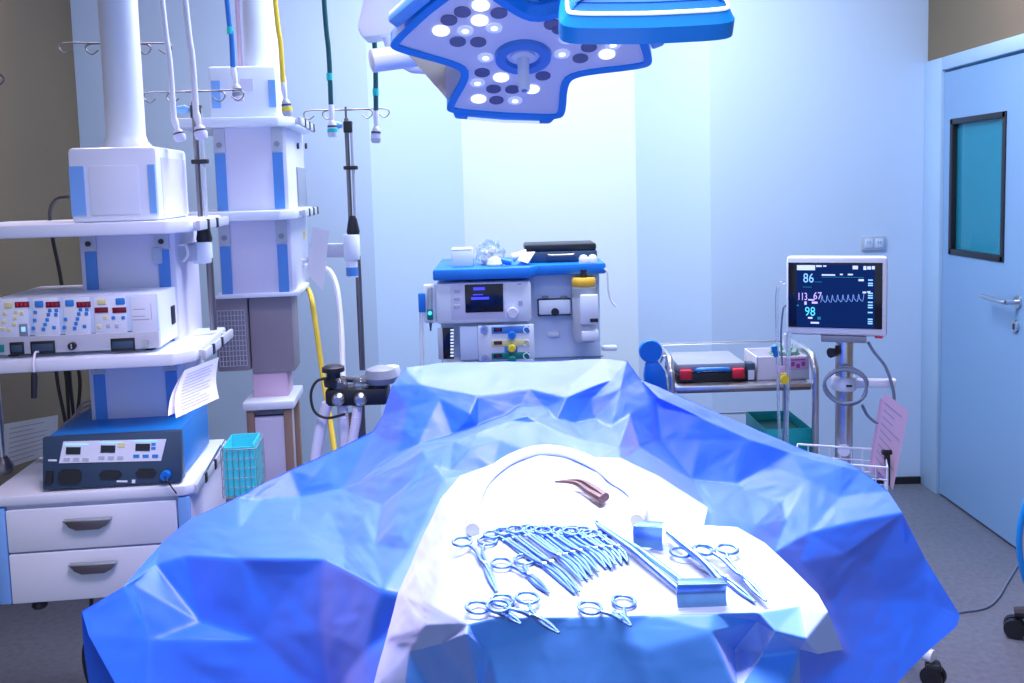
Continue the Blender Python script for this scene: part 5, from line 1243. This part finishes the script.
forceps('small clamp at the front left corner of the tray, overlapped by its neighbour', (483, 599), (521, 624), 'straight', w=.019)
forceps('front clamp right of the corner one, tips over the tray edge', (506, 597), (559, 633), 'straight', w=.022, lift=.005)
forceps('lone clamp at the middle of the tray front edge', (601, 599), (631, 626), 'straight', w=.024)
fan_r = [(494, 531), (505, 528), (517, 526), (526, 526), (536, 526), (545, 527), (554, 526), (563, 527), (573, 528), (585, 530), (593, 530)]
fan_t = [(581, 591), (586, 590), (589, 579), (594, 578), (599, 574), (605, 570), (612, 566), (618, 566), (622, 563), (628, 562), (634, 560)]
ordn = ['leftmost', 'second', 'third', 'fourth', 'fifth', 'sixth', 'seventh', 'eighth', 'ninth', 'tenth', 'rightmost']
for i, (a, b) in enumerate(zip(fan_r, fan_t)):
    forceps('%s of the ring-handled clamps fanned side by side%s' % (ordn[i], '' if i in (0, 10) else ', counting from the left'), a, b, 'hemostat', group='clamps fanned out across the tray', lift=.002 * (i % 3), w=.0105, rr=.0115, name='surgical_clamp')
forceps('long forceps at the tray right, left one of the crossing pair', (686, 547), (755, 602), 'straight', w=.017, name='long_forceps')
forceps('long forceps at the tray right, right one of the crossing pair', (712, 545), (766, 601), 'straight', w=.017, name='long_forceps', lift=.006)
def retractor(label, pa, pb, blade, bw, m='dsteel', rod=True):
    a = atz(pa[0], pa[1], ZT + .010); b = atz(pb[0], pb[1], ZT + .008)
    t = thing('retractor', label, 'retractor', b, group='retractors on the tray'); d = (a - b); u = d.normalized(); n = Vector((-u.y, u.x, 0)).normalized()
    g = G(M[m])
    if rod:
        for s in (-1, 1): g.tube([d + n * s * .002, d * .5 + n * s * .005 + Vector((0, 0, .004)), n * s * .008], [.0025, .004, .004], 8)
        g.tube([d + u * .01, d], [.003, .004], 8)
    else:
        g.tube(smooth_path([d, d * .7 + Vector((0, 0, .006)), d * .35 + Vector((0, 0, .004)), Vector((0, 0, .002))], 5), [.006 - .00012 * i for i in range(16)], 10)
    g.o('handle', t)
    return t, a, b
t, a, b = retractor('retractor with two thin rods and a flat blue-steel plate at the tray front', (597, 523), (684, 588), None, .03)
q = [atz(x, y, ZT + .004) - b for x, y in ((678, 608), (727, 606))]; tp = [atz(728, 607, ZT + .004) - b + Vector((0, .0, .030)), atz(678, 608, ZT + .004) - b + Vector((0, 0, .030))]
g = G(M['dsteel']); nb = 8; vs = []
for j in range(nb + 1):
    f = j / nb
    for k in range(2):
        p = q[k] * (1 - f) + tp[1 - k] * f; p = p + Vector((0, .008 * math.sin(f * math.pi), 0)); vs.append(p)
fs = [(2 * j, 2 * j + 1, 2 * j + 3, 2 * j + 2) for j in range(nb)]
off = [v + Vector((0, .003, 0)) for v in vs]; n0 = len(vs)
g.add(vs + off, fs + [(a_ + n0, b_ + n0, c_ + n0, d_ + n0) for a_, b_, c_, d_ in fs] + [(2 * j, 2 * j + 2, 2 * j + 2 + n0, 2 * j + n0) for j in range(nb)] + [(2 * j + 1, 2 * j + 3, 2 * j + 3 + n0, 2 * j + 1 + n0) for j in range(nb)])
top = [tp[1] + Vector((0, 0, 0)), tp[0], tp[0] + Vector((-.002, .026, -.004)), tp[1] + Vector((.004, .026, -.004))]
g.prism(top, (0, 0, -.003), .0008); g.o('blade', t)
t, a, b = retractor('retractor with a curved shiny blade standing beside the white tube end', (722, 583), (668, 534), None, .02, 'dsteel', False)
q = [atz(x, y, ZT + .004) - b for x, y in ((634, 549), (663, 551))]
g = G(M['dsteel']); vs = []
for j in range(9):
    f = j / 8
    for k in range(2):
        p = q[k] + Vector((0, .006 * math.sin(f * math.pi), .034 * f)); vs.append(p)
    
for j in range(1, 6):
    f = j / 5
    for k in range(2):
        p = q[k] * (1 - f) + Vector((0, 0, 0)) * f * .6 + q[k] * f * .4; p = p + Vector((0, .012 * f, .034 - .012 * f * f)); vs.append(p)
fs = [(2 * j, 2 * j + 1, 2 * j + 3, 2 * j + 2) for j in range(len(vs) // 2 - 1)]
n0 = len(vs); off = [v + Vector((0, .0025, .0005)) for v in vs]; g.add(vs + off, fs + [tuple(x + n0 for x in f) for f in fs] + [(f[0], f[2], f[2] + n0, f[0] + n0) for f in fs] + [(f[1], f[3], f[3] + n0, f[1] + n0) for f in fs]); g.o('blade', t)
# little bronze curved forceps on the gauze
pa, pb, pc = [on_cover(x, y, .014) for x, y in ((555, 490), (580, 491), (604, 507))]
t = thing('curved_forceps', 'small dark curved forceps lying on the white gauze pad', 'forceps', pb)
for s in (-1, 1):
    g = G(M['brownpurple']); o_ = Vector((s * .004, s * .006, 0))
    g.tube(smooth_path([pa - pb, (pa - pb) * .5 + o_ * .4 + Vector((0, .002, .001)), o_, (pc - pb) * .5 + o_ * 1.2, pc - pb + o_ * .9], 5), [.0015 + .0003 * i for i in range(21)], 8); g.o('arm', t)
g = G(M['brownpurple']); g.tube([(pc - pb) * .98 + Vector((0, .004, 0)), (pc - pb) * .98 - Vector((0, .004, 0))], .004, 10); g.o('joint', t)

# ------------------------------------------------------------------ table under the drape
t = thing('operating_table', 'operating table under the blue drape', 'operating table', (0, 1.75, 0))
g = G(M['dark']); g.bb((-.18, -.10, .66), (.25, .30, .74), .02); g.o('tabletop', t)
g = G(M['steel']); g.bb((-.12, -.15, .10), (.12, .15, .66), .02); g.o('column', t)
g = G(M['white']); g.bb((-.28, -.32, .0), (.28, .32, .10), .03); g.o('base', t)
# ------------------------------------------------------------------ light
def lamp(name, kind, loc, energy, col, target=None, **kw):
    d = bpy.data.lights.new(name, kind); d.energy = energy; d.color = col
    for k, v in kw.items(): setattr(d, k, v)
    o = bpy.data.objects.new(name, d); COL.objects.link(o); o.location = loc
    if target is not None: o.rotation_euler = (Vector(target) - Vector(loc)).to_track_quat('-Z', 'Y').to_euler()
    return o
w = bpy.data.worlds.new('world'); SC.world = w; w.use_nodes = True
bgn = w.node_tree.nodes['Background']; bgn.inputs[0].default_value = (.60, .74, 1.0, 1); bgn.inputs[1].default_value = .95
sp = lc + Nn * .13
lamp('surgical_light', 'SPOT', sp, 34, (.92, .90, 1.0), (.05, 1.22, 1.0), spot_size=R(43), spot_blend=.5, shadow_soft_size=.16)
lamp('ceiling_light_back', 'AREA', (.3, 3.3, CEIL - .03), 72, (.82, .90, 1.0), (.3, 3.3, 0), shape='RECTANGLE', size=1.6, size_y=.8)
lamp('sheen_fill_light', 'AREA', (.0, 3.7, CEIL - .10), 56, (1.0, .80, 1.0), (0, 1.6, .9), shape='RECTANGLE', size=4.0, size_y=.8, spread=R(110))  # no fixture: unseen area light added to put sheen on the drape
lamp('ceiling_light_front', 'AREA', (0, 1.35, CEIL - .03), 40, (.98, .78, 1.0), (0, 1.5, 0), shape='RECTANGLE', size=1.4, size_y=.7, spread=R(100))
lamp('corridor_fill', 'POINT', (RX + .6, 4.0, 2.5), 25, (.7, .9, 1.0), shadow_soft_size=.2)  # unseen lamp added to brighten the wall behind the door glass
SC.view_settings.view_transform = 'Standard'; SC.view_settings.look = 'None'
SC.view_settings.exposure = 0.0; SC.view_settings.gamma = 1.0
SC.cycles.max_bounces = 6; SC.cycles.caustics_reflective = False; SC.cycles.caustics_refractive = False
SC.cycles.sample_clamp_indirect = 6.0
